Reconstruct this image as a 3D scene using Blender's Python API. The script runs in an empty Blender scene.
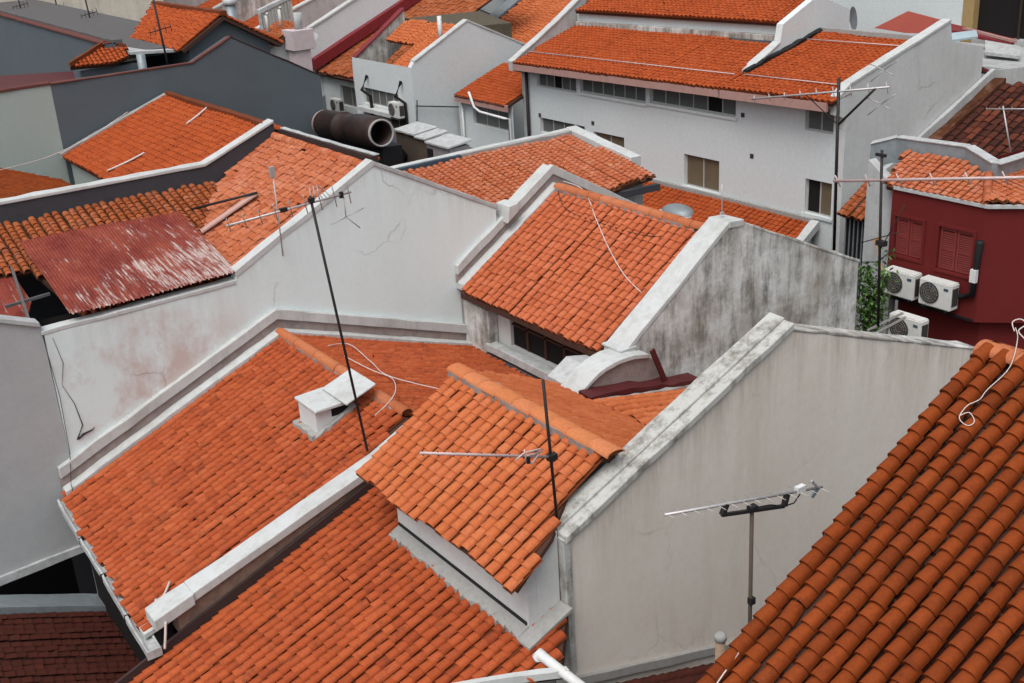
import bpy, bmesh, math, random
import numpy as np
from mathutils import Matrix, Vector

random.seed(7); RNG = np.random.default_rng(11)
SC = bpy.context.scene
COL = SC.collection
H = 17.0                                   # eye height above the street; all heights below are relative to the eye

# ------------------------------------------------------------------ camera, sky, sun, exposure
FPX = 1146.66
def _rot(yaw, pitch, roll):
    cy, sy, cp, sp = math.cos(yaw), math.sin(yaw), math.cos(pitch), math.sin(pitch)
    f = np.array([sy*cp, cy*cp, -sp]); r0 = np.array([cy, -sy, 0.0]); d0 = np.cross(f, r0)
    cr, sr = math.cos(roll), math.sin(roll)
    return np.array([cr*r0 + sr*d0, -sr*r0 + cr*d0, f])
CM = _rot(math.radians(34.35861), math.radians(21.99488), math.radians(3.337982))
cam_data = bpy.data.cameras.new("camera"); cam = bpy.data.objects.new("camera", cam_data); COL.objects.link(cam)
cam_data.sensor_width = 36.0; cam_data.lens = FPX/1024*36.0; cam_data.clip_end = 3000.0; cam_data.clip_start = 0.1
mw = Matrix.Identity(4)
for i in range(3):
    mw[i][0] = CM[0][i]; mw[i][1] = -CM[1][i]; mw[i][2] = -CM[2][i]
mw[2][3] = H
cam.matrix_world = mw
SC.camera = cam

SUN = Vector((-0.42, -0.26, 0.90)).normalized()
elev = math.asin(SUN.z); azim = math.atan2(SUN.x, SUN.y)
world = bpy.data.worlds.new("World"); SC.world = world; world.use_nodes = True
wn = world.node_tree.nodes; wl = world.node_tree.links
sky = wn.new("ShaderNodeTexSky"); sky.sky_type = 'NISHITA'; sky.sun_disc = False
sky.sun_elevation = elev; sky.sun_rotation = azim; sky.air_density = 1.0; sky.dust_density = 4.0; sky.ozone_density = 1.0
hs = wn.new("ShaderNodeHueSaturation"); hs.inputs["Saturation"].default_value = 0.32
wl.new(sky.outputs["Color"], hs.inputs["Color"]); wl.new(hs.outputs["Color"], wn["Background"].inputs["Color"])
wn["Background"].inputs["Strength"].default_value = 0.15
sl = bpy.data.lights.new("sun", 'SUN'); sun = bpy.data.objects.new("sun", sl); COL.objects.link(sun)
sl.energy = 1.1; sl.angle = math.radians(40); sl.color = (1.0, 0.975, 0.94)
sun.rotation_euler = SUN.to_track_quat('Z', 'Y').to_euler(); sun.location = (0, 0, H+30)
SC.view_settings.view_transform = 'Standard'; SC.view_settings.look = 'None'
SC.view_settings.exposure = 0.30; SC.view_settings.gamma = 1.0; SC.view_settings.use_curve_mapping = False
SC.cycles.max_bounces = 6; SC.cycles.diffuse_bounces = 3

# ------------------------------------------------------------------ surveying helpers: where a sight line meets a known plane
def A(*v): return np.array(v, float)
def ray(x, y): return CM.T @ A((x-512)/FPX, (y-341.5)/FPX, 1.0)
def oX(x, y, X): d = ray(x, y); return d*X/d[0]
def oY(x, y, Y): d = ray(x, y); return d*Y/d[1]
def oZ(x, y, Z): d = ray(x, y); return d*Z/d[2]
def oP(x, y, pl): p, n = pl; d = ray(x, y); return d*np.dot(p, n)/np.dot(d, n)
def pl3(a, b, c): n = np.cross(b-a, c-a); return a, n/np.linalg.norm(n)
def plx(p, q): return pl3(A(*p), A(*q), A(*p)+A(0, 1, 0))        # roof plane whose ridge runs along Y
def zon(pl, x, y): p, n = pl; return p[2] - (n[0]*(x-p[0])+n[1]*(y-p[1]))/n[2]
def on(pl, x, y, dz=0): return A(x, y, zon(pl, x, y)+dz)

# ------------------------------------------------------------------ materials
def new_mat(name, spec=0.12):
    m = bpy.data.materials.new(name); m.use_nodes = True
    nt = m.node_tree; b = nt.nodes["Principled BSDF"]; b.inputs["Specular IOR Level"].default_value = spec
    return m, nt, b
def N(nt, t, **k):
    n = nt.nodes.new(t)
    for a, v in k.items(): setattr(n, a, v)
    return n
def noise(nt, co, scale, detail=5, rough=0.6, stretch=None):
    if stretch:
        mp = N(nt, "ShaderNodeMapping"); mp.inputs["Scale"].default_value = stretch
        nt.links.new(co, mp.inputs["Vector"]); co = mp.outputs["Vector"]
    n = N(nt, "ShaderNodeTexNoise"); n.inputs["Scale"].default_value = scale
    n.inputs["Detail"].default_value = detail; n.inputs["Roughness"].default_value = rough
    nt.links.new(co, n.inputs["Vector"]); return n.outputs["Fac"]
def ramp(nt, fac, stops):
    r = N(nt, "ShaderNodeValToRGB"); e = r.color_ramp.elements
    while len(e) < len(stops): e.new(0.5)
    for i, (p, c) in enumerate(stops):
        e[i].position = p; e[i].color = (c, c, c, 1) if isinstance(c, (int, float)) else (*c, 1)
    nt.links.new(fac, r.inputs["Fac"]); return r.outputs["Color"]
def mix(nt, fac, a, b, mode='MIX'):
    m = N(nt, "ShaderNodeMix", data_type='RGBA', blend_type=mode)
    for sock, v in ((m.inputs[0], fac), (m.inputs[6], a), (m.inputs[7], b)):
        if isinstance(v, (int, float)): sock.default_value = v
        elif isinstance(v, tuple): sock.default_value = (*v, 1)
        else: nt.links.new(v, sock)
    return m.outputs[2]
def mul(nt, a, b):
    m = N(nt, "ShaderNodeMath", operation='MULTIPLY')
    for s, v in ((m.inputs[0], a), (m.inputs[1], b)):
        if isinstance(v, (int, float)): s.default_value = v
        else: nt.links.new(v, s)
    return m.outputs[0]
def bump(nt, b, h, strength, dist):
    bp = N(nt, "ShaderNodeBump"); bp.inputs["Strength"].default_value = strength; bp.inputs["Distance"].default_value = dist
    nt.links.new(h, bp.inputs["Height"]); nt.links.new(bp.outputs["Normal"], b.inputs["Normal"])

def tile_mat(name, lo, mid, hi, pan, grime=0.35, grime_col=(0.06, 0.03, 0.02), rough=0.78, bleach=0.0):
    m, nt, b = new_mat(name)
    at = N(nt, "ShaderNodeAttribute", attribute_name="tone"); t = at.outputs["Fac"]
    co = N(nt, "ShaderNodeTexCoord").outputs["Object"]
    c = ramp(nt, t, [(0.0, pan), (0.04, pan), (0.05, lo), (0.5, mid), (1.0, hi)])
    wn_ = N(nt, "ShaderNodeTexWhiteNoise", noise_dimensions='1D'); nt.links.new(mul(nt, t, 913.7), wn_.inputs["W"]); hv = wn_.outputs["Value"]
    c = mix(nt, ramp(nt, hv, [(0.0, 0.30), (0.35, 0.0)]), c, tuple(min(1, x*k) for x, k in zip(hi, (1.0, 1.1, 1.35))))
    c = mix(nt, ramp(nt, hv, [(0.68, 0.0), (1.0, 0.28)]), c, tuple(x*k for x, k in zip(mid, (1.0, 1.13, 0.9))))
    big = noise(nt, co, 0.9, 4, 0.6); c = mix(nt, ramp(nt, big, [(0.35, 0.0), (0.75, 0.55)]), c, mix(nt, 0.5, c, lo))
    fine = noise(nt, co, 26.0, 4, 0.7)
    c = mix(nt, ramp(nt, fine, [(0.3, 0.28), (0.62, 0.0)]), c, grime_col)
    spot = noise(nt, co, 5.0, 6, 0.75)
    c = mix(nt, mul(nt, ramp(nt, spot, [(0.54, 0.0), (0.70, 1.0)]), grime), c, grime_col)
    if bleach:
        sp2 = noise(nt, co, 3.1, 6, 0.7)
        c = mix(nt, mul(nt, ramp(nt, sp2, [(0.5, 0.0), (0.72, 1.0)]), bleach), c, (0.62, 0.36, 0.28))
    nt.links.new(c, b.inputs["Base Color"]); b.inputs["Roughness"].default_value = rough
    bump(nt, b, fine, 0.25, 0.006)
    return m

def wall_mat(name, col, stain=(0.30, 0.26, 0.22), amount=0.35, streak=0.4, mould=0.0, mould_col=(0.05, 0.05, 0.045), peel=0.0, peel_col=(0.42, 0.27, 0.22), bigs=0.45, spot=None, drip=None, crack=0.0):
    m, nt, b = new_mat(name)
    co = N(nt, "ShaderNodeTexCoord").outputs["Object"]
    big = noise(nt, co, bigs, 7, 0.68); fine = noise(nt, co, 9.0, 6, 0.7)
    st = noise(nt, co, 1.0, 7, 0.72, (1.1, 1.1, 0.17))
    c = mix(nt, mul(nt, ramp(nt, big, [(0.38, 0.0), (0.78, 1.0)]), amount), col, stain)
    c = mix(nt, mul(nt, ramp(nt, st, [(0.52, 0.0), (0.80, 1.0)]), streak), c, stain)
    c = mix(nt, ramp(nt, fine, [(0.35, 0.14), (0.6, 0.0)]), c, stain)
    if peel:
        pn = noise(nt, co, 0.7, 8, 0.68, (1.0, 1.0, 0.7))
        pf = mul(nt, ramp(nt, pn, [(0.47, 0.0), (0.60, 1.0)]), peel)
        if spot:
            mp2 = N(nt, "ShaderNodeMapping"); mp2.vector_type = 'TEXTURE'; mp2.inputs["Location"].default_value = spot[0]; mp2.inputs["Scale"].default_value = spot[1]
            nt.links.new(co, mp2.inputs["Vector"]); gs = N(nt, "ShaderNodeTexGradient", gradient_type='SPHERICAL'); nt.links.new(mp2.outputs["Vector"], gs.inputs["Vector"])
            pf = mul(nt, pf, ramp(nt, gs.outputs["Fac"], [(0.0, 0.0), (0.12, 0.15), (0.55, 1.0)]))
        c = mix(nt, pf, c, peel_col)
    if mould:
        mn = noise(nt, co, 1.6, 9, 0.78); ms = noise(nt, co, 3.0, 5, 0.7, (1.6, 1.6, 0.22))
        k = N(nt, "ShaderNodeMath", operation='ADD'); nt.links.new(mn, k.inputs[0]); nt.links.new(ms, k.inputs[1])
        c = mix(nt, mul(nt, ramp(nt, mul(nt, k.outputs[0], 0.5), [(0.47, 0.0), (0.62, 1.0)]), mould), c, mould_col)
    if crack:
        vm = N(nt, "ShaderNodeVectorMath", operation='MULTIPLY_ADD'); dn = N(nt, "ShaderNodeTexNoise"); dn.inputs["Scale"].default_value = 1.3; dn.inputs["Detail"].default_value = 6
        nt.links.new(co, dn.inputs["Vector"]); nt.links.new(dn.outputs["Color"], vm.inputs[0]); vm.inputs[1].default_value = (0.9, 0.9, 0.9); nt.links.new(co, vm.inputs[2])
        vo = N(nt, "ShaderNodeTexVoronoi", feature='DISTANCE_TO_EDGE'); vo.inputs["Scale"].default_value = 0.42; nt.links.new(vm.outputs[0], vo.inputs["Vector"])
        cm = noise(nt, co, 0.5, 4, 0.6)
        c = mix(nt, mul(nt, mul(nt, ramp(nt, vo.outputs["Distance"], [(0.0, 1.0), (0.010, 0.0)]), ramp(nt, cm, [(0.53, 0.0), (0.62, 1.0)])), crack), c, (0.10, 0.09, 0.08))
    if drip:                                     # rain streaks running down from the wall's own sloping top edges
        lines, floor, strength, dcol = drip; sx = N(nt, "ShaderNodeSeparateXYZ"); nt.links.new(co, sx.inputs[0]); zt = None
        def mth(op, a, b_):
            m_ = N(nt, "ShaderNodeMath", operation=op)
            for k_, v_ in enumerate((a, b_)):
                if isinstance(v_, (int, float)): m_.inputs[k_].default_value = v_
                else: nt.links.new(v_, m_.inputs[k_])
            return m_.outputs[0]
        for sl_, ic in lines:
            l_ = mth('ADD', mth('MULTIPLY', sx.outputs[0], sl_), ic); zt = l_ if zt is None else mth('MINIMUM', zt, l_)
        if floor is not None: zt = mth('MAXIMUM', zt, floor)
        d_ = mth('SUBTRACT', zt, sx.outputs[2]); d_ = mth('ADD', d_, mth('MULTIPLY', noise(nt, co, 1.1, 3, 0.6), -0.5))
        fade = ramp(nt, mth('MULTIPLY', d_, 0.5), [(0.0, 1.0), (0.10, 0.55), (0.65, 0.0)])
        ds = noise(nt, co, 1.0, 8, 0.78, (3.6, 3.6, 0.30))
        c = mix(nt, mul(nt, mul(nt, ramp(nt, ds, [(0.44, 0.0), (0.64, 1.0)]), fade), strength), c, dcol)
    nt.links.new(c, b.inputs["Base Color"]); b.inputs["Roughness"].default_value = 0.88
    bump(nt, b, fine, 0.25, 0.008)
    return m

def plain(name, col, rough=0.6, metal=0.0, var=0.25, vcol=None, scale=6.0):
    m, nt, b = new_mat(name, 0.12 if rough > 0.7 else 0.3)
    co = N(nt, "ShaderNodeTexCoord").outputs["Object"]
    n = noise(nt, co, scale, 6, 0.7)
    c = mix(nt, mul(nt, ramp(nt, n, [(0.42, 0.0), (0.72, 1.0)]), var), col, vcol or tuple(x*0.45 for x in col))
    nt.links.new(c, b.inputs["Base Color"]); b.inputs["Roughness"].default_value = rough; b.inputs["Metallic"].default_value = metal
    return m

def rust_sheet_mat():
    m, nt, b = new_mat("rusty_painted_sheet")
    co = N(nt, "ShaderNodeTexCoord").outputs["Object"]
    a = noise(nt, co, 2.2, 8, 0.75, (1.0, 0.45, 1.0)); s = noise(nt, co, 2.0, 7, 0.75, (9.0, 0.6, 1.0))
    c = mix(nt, ramp(nt, a, [(0.35, 0.0), (0.65, 1.0)]), (0.14, 0.021, 0.018), (0.26, 0.062, 0.038))
    w = noise(nt, co, 0.8, 3, 0.6)
    k = N(nt, "ShaderNodeMath", operation='ADD'); nt.links.new(s, k.inputs[0]); nt.links.new(mul(nt, w, 0.5), k.inputs[1])
    sx = N(nt, "ShaderNodeSeparateXYZ"); nt.links.new(co, sx.inputs[0]); mr = N(nt, "ShaderNodeMapRange"); nt.links.new(sx.outputs[1], mr.inputs[0])
    for i_, v_ in ((1, 1.8), (2, -1.8), (3, -0.10), (4, 0.10)): mr.inputs[i_].default_value = v_
    mr2 = N(nt, "ShaderNodeMapRange"); nt.links.new(sx.outputs[0], mr2.inputs[0])
    for i_, v_ in ((1, -1.6), (2, 1.6), (3, -0.03), (4, 0.07)): mr2.inputs[i_].default_value = v_
    for mm_ in (mr, mr2):
        k2 = N(nt, "ShaderNodeMath", operation='ADD'); nt.links.new(k.outputs[0], k2.inputs[0]); nt.links.new(mm_.outputs[0], k2.inputs[1]); k = k2
    c = mix(nt, ramp(nt, mul(nt, k.outputs[0], 0.5), [(0.412, 0.0), (0.465, 0.85)]), c, (0.47, 0.39, 0.36))
    nt.links.new(c, b.inputs["Base Color"]); b.inputs["Roughness"].default_value = 0.7
    return m

PAN = (0.13, 0.030, 0.009)  # pan tile colour: dirt plus the shade between barrels, painted in
M = dict(
    t_a=tile_mat("clay_tile_weathered", (0.301, 0.056, 0.0187), (0.407, 0.081, 0.0257), (0.485, 0.118, 0.0415), PAN, 0.62),
    t_d=tile_mat("clay_tile_mid", (0.291, 0.054, 0.0171), (0.398, 0.079, 0.0238), (0.475, 0.107, 0.0343), PAN, 0.58),
    t_new=tile_mat("clay_tile_newer", (0.427, 0.101, 0.0336), (0.504, 0.133, 0.0449), (0.563, 0.172, 0.0653), PAN, 0.12),
    t_b=tile_mat("clay_tile_pinkish", (0.400, 0.094, 0.0368), (0.490, 0.124, 0.0505), (0.560, 0.163, 0.0727), PAN, 0.16),
    t_e=tile_mat("clay_tile_deep", (0.161, 0.031, 0.0060), (0.235, 0.045, 0.0083), (0.295, 0.062, 0.0127), (0.012, 0.005, 0.004), 0.35, (0.03, 0.012, 0.008)),  # near-black pans hold painted gap shade; deeper clay also carries the corner darkening
    t_h=tile_mat("clay_tile_sunbleached", (0.370, 0.088, 0.0340), (0.470, 0.135, 0.0582), (0.540, 0.198, 0.0985), (0.160, 0.052, 0.0170), 0.25, bleach=0.30),
    t_g=tile_mat("clay_tile_far", (0.291, 0.052, 0.0129), (0.388, 0.071, 0.0168), (0.446, 0.093, 0.0239), PAN, 0.25),
    t_s=tile_mat("clay_tile_old", (0.220, 0.054, 0.0163), (0.330, 0.083, 0.0245), (0.420, 0.130, 0.0490), (0.050, 0.021, 0.0095), 0.5, bleach=0.2),
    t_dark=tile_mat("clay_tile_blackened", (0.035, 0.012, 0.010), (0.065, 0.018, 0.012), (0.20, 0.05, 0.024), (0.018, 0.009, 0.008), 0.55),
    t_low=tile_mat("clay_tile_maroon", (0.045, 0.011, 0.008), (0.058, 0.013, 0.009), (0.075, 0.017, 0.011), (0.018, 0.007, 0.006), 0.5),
    white=wall_mat("white_render", (0.60, 0.615, 0.61), amount=0.18, streak=0.18),
    white_far=wall_mat("white_paint_far", (0.63, 0.675, 0.68), amount=0.10, streak=0.05),
    wall_one=wall_mat("white_render_peeling", (0.68, 0.77, 0.765), (0.52, 0.55, 0.545), amount=0.22, streak=0.14, peel=0.75, peel_col=(0.50, 0.37, 0.33), spot=((-2.5, 0, 8.9), (2.6, 2.0, 1.7)), drip=([(0.5016, 10.65), (-0.51, 13.25)], 10.13, 0.22, (0.38, 0.37, 0.35)), crack=0.45),
    wall_grey=wall_mat("bluish_grey_render", (0.41, 0.42, 0.42), (0.22, 0.22, 0.23), amount=0.35, streak=0.15),
    wall_c=wall_mat("cream_render_stained", (0.72, 0.675, 0.615), (0.48, 0.385, 0.29), amount=0.30, streak=0.42, drip=([(0.4353, 11.01), (-0.3475, 11.04)], None, 0.5, (0.34, 0.275, 0.21)), crack=0.22),
    coping=wall_mat("white_coping", (0.53, 0.555, 0.55), (0.30, 0.28, 0.25), amount=0.35, streak=0.3, mould=0.30, mould_col=(0.20, 0.18, 0.15)),
    coping_mossy=wall_mat("mossy_white_coping", (0.50, 0.505, 0.48), (0.25, 0.24, 0.2), amount=0.35, streak=0.3, mould=0.9, mould_col=(0.095, 0.075, 0.055)),
    grunge=wall_mat("mouldy_render", (0.70, 0.71, 0.69), (0.31, 0.27, 0.22), amount=0.7, streak=0.22, mould=0.75, mould_col=(0.075, 0.07, 0.06), bigs=0.8, peel=0.62, peel_col=(0.25, 0.20, 0.15), drip=([(0.7137, 10.44), (-0.452, 11.16)], None, 0.6, (0.10, 0.09, 0.075))),
    grunge_far=wall_mat("weathered_concrete", (0.66, 0.60, 0.50), (0.17, 0.13, 0.12), amount=0.35, streak=0.7, mould=0.15, bigs=0.25),
    grey_white=wall_mat("greyed_render", (0.46, 0.475, 0.475), (0.24, 0.24, 0.23), amount=0.4, streak=0.4, mould=0.25),
    gable_far=wall_mat("stained_white_gable", (0.60, 0.62, 0.61), (0.30, 0.30, 0.29), amount=0.5, streak=0.12, mould=0.12, mould_col=(0.25, 0.24, 0.23), crack=0.6),
    slate=wall_mat("slate_grey_paint", (0.105, 0.128, 0.143), (0.07, 0.08, 0.09), amount=0.4, streak=0.25),
    slate_lt=wall_mat("light_slate_paint", (0.15, 0.18, 0.20), (0.08, 0.09, 0.10), amount=0.4, streak=0.3),
    pale_green=wall_mat("pale_green_paint", (0.36, 0.42, 0.395), (0.25, 0.28, 0.26), amount=0.35, streak=0.2),
    band=plain("dark_grey_render", (0.055, 0.056, 0.064), 0.85),
    band_brown=plain("dark_brown_render_and_shade", (0.05, 0.032, 0.03), 0.85),
    brick=plain("old_brown_brick", (0.22, 0.15, 0.115), 0.9, 0, 0.7, (0.08, 0.07, 0.055), 7),
    recess=plain("stained_recess_render", (0.30, 0.245, 0.225), 0.9, 0, 0.6),
    maroon=wall_mat("maroon_paint", (0.135, 0.018, 0.017), (0.09, 0.013, 0.014), amount=0.3, streak=0.25),
    shutter=plain("maroon_shutter_paint", (0.20, 0.034, 0.03), 0.6),
    shutdark=plain("dark_maroon_backing", (0.03, 0.006, 0.006), 0.8),
    grille=plain("grey_fan_guard", (0.22, 0.22, 0.215), 0.5),
    red_dark=plain("oxide_red_flashing", (0.085, 0.014, 0.015), 0.6, 0, 0.4),
    grey_metal=plain("grey_zinc_sheet", (0.27, 0.31, 0.33), 0.5, 0.3, 0.4),
    gutter=plain("dull_white_gutter", (0.46, 0.475, 0.475), 0.6, 0, 0.55, (0.15, 0.145, 0.13)),
    red_metal=plain("dark_red_metal", (0.19, 0.02, 0.025), 0.55, 0, 0.4),
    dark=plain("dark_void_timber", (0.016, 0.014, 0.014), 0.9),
    timber=plain("grey_brown_timber", (0.10, 0.075, 0.06), 0.8),
    deck=plain("roof_deck_timber", (0.07, 0.035, 0.025), 0.9),
    thinred=plain("dull_red_coping_tile", (0.13, 0.05, 0.042), 0.8),
    redroof=plain("red_painted_roof", (0.30, 0.06, 0.042), 0.75, 0, 0.3),
    roofgrey=plain("brownish_grey_roofing", (0.115, 0.112, 0.112), 0.9, 0, 0.4),
    pinkfascia=plain("faded_pink_fascia", (0.40, 0.235, 0.205), 0.7, 0, 0.3),
    glass=plain("dark_window_glass", (0.12, 0.125, 0.12), 0.3),
    louvre=plain("brown_louvre_pane", (0.15, 0.115, 0.075), 0.5, 0, 0.35, None, 2.5),
    frame=plain("pale_window_frame", (0.42, 0.42, 0.40), 0.6),
    steel=plain("blackened_steel", (0.03, 0.026, 0.026), 0.55, 0.4),
    alu=plain("dull_aluminium", (0.50, 0.48, 0.475), 0.45, 0.5, 0.35),
    alu_pink=plain("tarnished_pale_aluminium", (0.56, 0.43, 0.41), 0.5, 0.2, 0.4),
    cable=plain("pale_cable_sheath", (0.58, 0.51, 0.48), 0.6),
    duct=plain("rusty_brown_duct", (0.026, 0.017, 0.0155), 0.6, 0.1, 0.5, (0.075, 0.033, 0.023), 2.5),
    ac=plain("aged_white_enamel", (0.62, 0.62, 0.59), 0.45, 0, 0.18),
    acdark=plain("dark_grille_plastic", (0.05, 0.045, 0.042), 0.5),
    pvc=plain("white_pvc_pipe", (0.66, 0.665, 0.655), 0.45, 0, 0.3),
    blue=plain("dark_blue_flashing", (0.045, 0.075, 0.10), 0.6),
    tarp=plain("pale_blue_tarpaulin", (0.38, 0.48, 0.53), 0.5),
    board=plain("bleached_timber_board", (0.50, 0.31, 0.27), 0.8),
    leaf=plain("green_leaf", (0.10, 0.20, 0.045), 0.5, 0, 0.5, (0.03, 0.07, 0.02), 9),
    flower=plain("orange_flower", (0.62, 0.27, 0.05), 0.6),
    pinktank=plain("pinkish_painted_masonry", (0.55, 0.465, 0.47), 0.8, 0, 0.35),
    unitgrey=plain("pinkish_grey_casing", (0.27, 0.25, 0.25), 0.6, 0, 0.3),
    flue=plain("stained_buff_pipe", (0.30, 0.215, 0.15), 0.85, 0, 0.6),
    olive=plain("mossy_dark_roofing", (0.105, 0.088, 0.062), 0.9, 0, 0.6),
    ochre=plain("ochre_timber_frame", (0.36, 0.25, 0.11), 0.7),
    mortar=plain("grey_lime_mortar", (0.33, 0.325, 0.31), 0.95, 0, 0.5, (0.2, 0.195, 0.18), 9),
    ridge=tile_mat("ridge_tile_clay", (0.40, 0.115, 0.046), (0.47, 0.15, 0.064), (0.52, 0.19, 0.09), PAN, 0.15),
    ridge_new=tile_mat("ridge_tile_newer", (0.50, 0.16, 0.06), (0.55, 0.182, 0.072), (0.59, 0.21, 0.09), PAN, 0.10),
    rust=rust_sheet_mat(),
    asphalt=plain("street_asphalt", (0.05, 0.05, 0.05), 0.9),
    black=plain("black_rubber_and_shade", (0.012, 0.012, 0.013), 0.6),
)

# ------------------------------------------------------------------ scene graph helpers
OFF = {}
def tag(o, label, cat, group=None, kind=None):
    if label: o['label'] = label
    if cat: o['category'] = cat
    if group: o['group'] = group
    if kind: o['kind'] = kind
def thing(name, label, cat, loc, group=None, kind=None):
    o = bpy.data.objects.new(name, None); COL.objects.link(o); o.empty_display_size = 0.2
    loc = A(*loc); o.location = (loc[0], loc[1], loc[2]+H); OFF[o.name] = loc
    tag(o, label, cat, group, kind); return o
def copy_tree(o, delta=(0, 0, 0), parent=None):
    c = o.copy(); COL.objects.link(c); c.parent = parent
    if parent is None: c.location = Vector(c.location)+Vector(delta)
    for ch in list(o.children): copy_tree(ch, parent=c)
    return c
def link(name, me, mat, parent, loc=None):
    o = bpy.data.objects.new(name, me); COL.objects.link(o)
    if mat: me.materials.append(mat)
    if parent is not None:
        o.parent = parent; OFF[o.name] = OFF[parent.name]
    else:
        OFF[o.name] = A(*loc); o.location = (loc[0], loc[1], loc[2]+H)
    return o

class MB:
    def __init__(s): s.v = []; s.f = []; s.sm = []
    def add(s, vs, fs, smooth=False):
        b = len(s.v); s.v += [tuple(map(float, p)) for p in vs]
        for f in fs: s.f.append(tuple(b+i for i in f)); s.sm.append(smooth)
        return s
    def prism(s, poly, vec, jit=0.0):
        n = len(poly); vec = A(*vec); P = [A(*p) for p in poly]; Q = [p+vec for p in P]
        fs = [tuple(range(n)), tuple(range(2*n-1, n-1, -1))] + [(i, i+n, (i+1) % n+n, (i+1) % n) for i in range(n)]
        return s.add(P+Q, fs)
    def box(s, a, b):
        a, b = A(*a), A(*b); lo, hi = np.minimum(a, b), np.maximum(a, b)
        return s.prism([A(lo[0], lo[1], lo[2]), A(hi[0], lo[1], lo[2]), A(hi[0], hi[1], lo[2]), A(lo[0], hi[1], lo[2])], A(0, 0, hi[2]-lo[2]))
    def slab(s, path, z0, z1, wdir, w0, w1, step=0.35, jit=0.006):
        # a band that follows a path: height z0..z1 above it, width w0..w1 along wdir; broken into slightly uneven lengths
        w = A(*wdir); P = []
        for a, b in zip(path[:-1], path[1:]):
            a, b = A(*a), A(*b); n = max(1, int(np.linalg.norm(b-a)/step))
            P += [a+(b-a)*i/n for i in range(n)]
        P.append(A(*path[-1])); vs = []; fs = []
        for p in P:
            j = RNG.normal(0, jit, 4)
            vs += [p+w*(w0+j[0])+A(0, 0, z0), p+w*(w1+j[1])+A(0, 0, z0), p+w*(w1+j[1])+A(0, 0, z1+j[2]), p+w*(w0+j[0])+A(0, 0, z1+j[3])]
        for i in range(len(P)-1):
            for k in range(4): fs.append((4*i+k, 4*i+(k+1) % 4, 4*i+4+(k+1) % 4, 4*i+4+k))
        e = 4*(len(P)-1); fs += [(3, 2, 1, 0), (e, e+1, e+2, e+3)]
        return s.add(vs, fs)
    def tube(s, path, r, n=6, smooth=True, caps=True):
        P = [A(*p) for p in path]; vs = []; fs = []; rr = r if hasattr(r, '__len__') else [r]*len(P)
        for i, p in enumerate(P):
            t = P[min(i+1, len(P)-1)]-P[max(i-1, 0)]; t = t/(np.linalg.norm(t)+1e-9)
            u = np.cross(t, A(0, 0, 1) if abs(t[2]) < 0.9 else A(1, 0, 0)); u /= np.linalg.norm(u); w = np.cross(t, u)
            vs += [p+rr[i]*(math.cos(2*math.pi*k/n)*u+math.sin(2*math.pi*k/n)*w) for k in range(n)]
        for i in range(len(P)-1):
            for k in range(n): fs.append((i*n+k, i*n+(k+1) % n, (i+1)*n+(k+1) % n, (i+1)*n+k))
        s.add(vs, fs, smooth)
        if caps: b = len(s.v)-len(vs); s.f += [tuple(b+k for k in range(n)), tuple(b+len(vs)-1-k for k in range(n))]; s.sm += [False, False]
        return s
    def bar(s, a, b, w, h, up=(0, 0, 1)):
        a, b = A(*a), A(*b); t = (b-a)/np.linalg.norm(b-a); u = np.cross(t, A(*up)); u /= np.linalg.norm(u); v = np.cross(u, t)
        return s.prism([a-u*w/2-v*h/2, a+u*w/2-v*h/2, a+u*w/2+v*h/2, a-u*w/2+v*h/2], b-a)
    def build(s, name, mat, parent=None, loc=None, fix=True):
        if loc is None and parent is None: loc = A(*np.mean(np.array(s.v), 0)[:2], min(p[2] for p in s.v))
        off = OFF[parent.name] if parent is not None else A(*loc)
        me = bpy.data.meshes.new(name)
        me.from_pydata([tuple(A(*p)-off) for p in s.v], [], s.f)
        me.polygons.foreach_set("use_smooth", s.sm)
        if fix:
            bm = bmesh.new(); bm.from_mesh(me); bmesh.ops.recalc_face_normals(bm, faces=bm.faces); bm.to_mesh(me); bm.free()
        me.update()
        if name in ("coping", "coping_end", "wall_ledge", "flashing_board", "hood_slab", "hood_flap", "vent_hood", "end_pier", "pier_cap", "box_gutter", "coping_knuckle", "chimney_head", "chimney_stack"):
            ob = link(name, me, M[mat], parent, off); bv = ob.modifiers.new("worn_edges", "BEVEL"); bv.width = 0.014; bv.segments = 2; bv.limit_method = "ANGLE"; return ob
        return link(name, me, M[mat] if isinstance(mat, str) else mat, parent, off)

def inside(pts, poly):
    x, y = pts[:, 0], pts[:, 1]; r = np.zeros(len(pts), bool); n = len(poly)
    for i in range(n):
        (x0, y0), (x1, y1) = poly[i], poly[(i+1) % n]
        if y0 == y1: continue
        c = ((y0 > y) != (y1 > y)) & (x < (x1-x0)*(y-y0)/(y1-y0)+x0); r ^= c
    return r

def raw_mesh(name, V, F, tone, mat, parent, smooth):
    off = OFF[parent.name]; me = bpy.data.meshes.new(name)
    me.vertices.add(len(V)); me.vertices.foreach_set("co", (V-off).astype(np.float32).ravel())
    me.loops.add(F.size); me.loops.foreach_set("vertex_index", F.astype(np.int32).ravel())
    me.polygons.add(len(F)); me.polygons.foreach_set("loop_start", np.arange(0, F.size, 4, dtype=np.int32))
    me.update(calc_edges=True); me.polygons.foreach_set("use_smooth", smooth)
    at = me.attributes.new("tone", 'FLOAT', 'FACE'); at.data.foreach_set("value", tone.astype(np.float32))
    me.validate(); return link(name, me, M[mat], parent)

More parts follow.
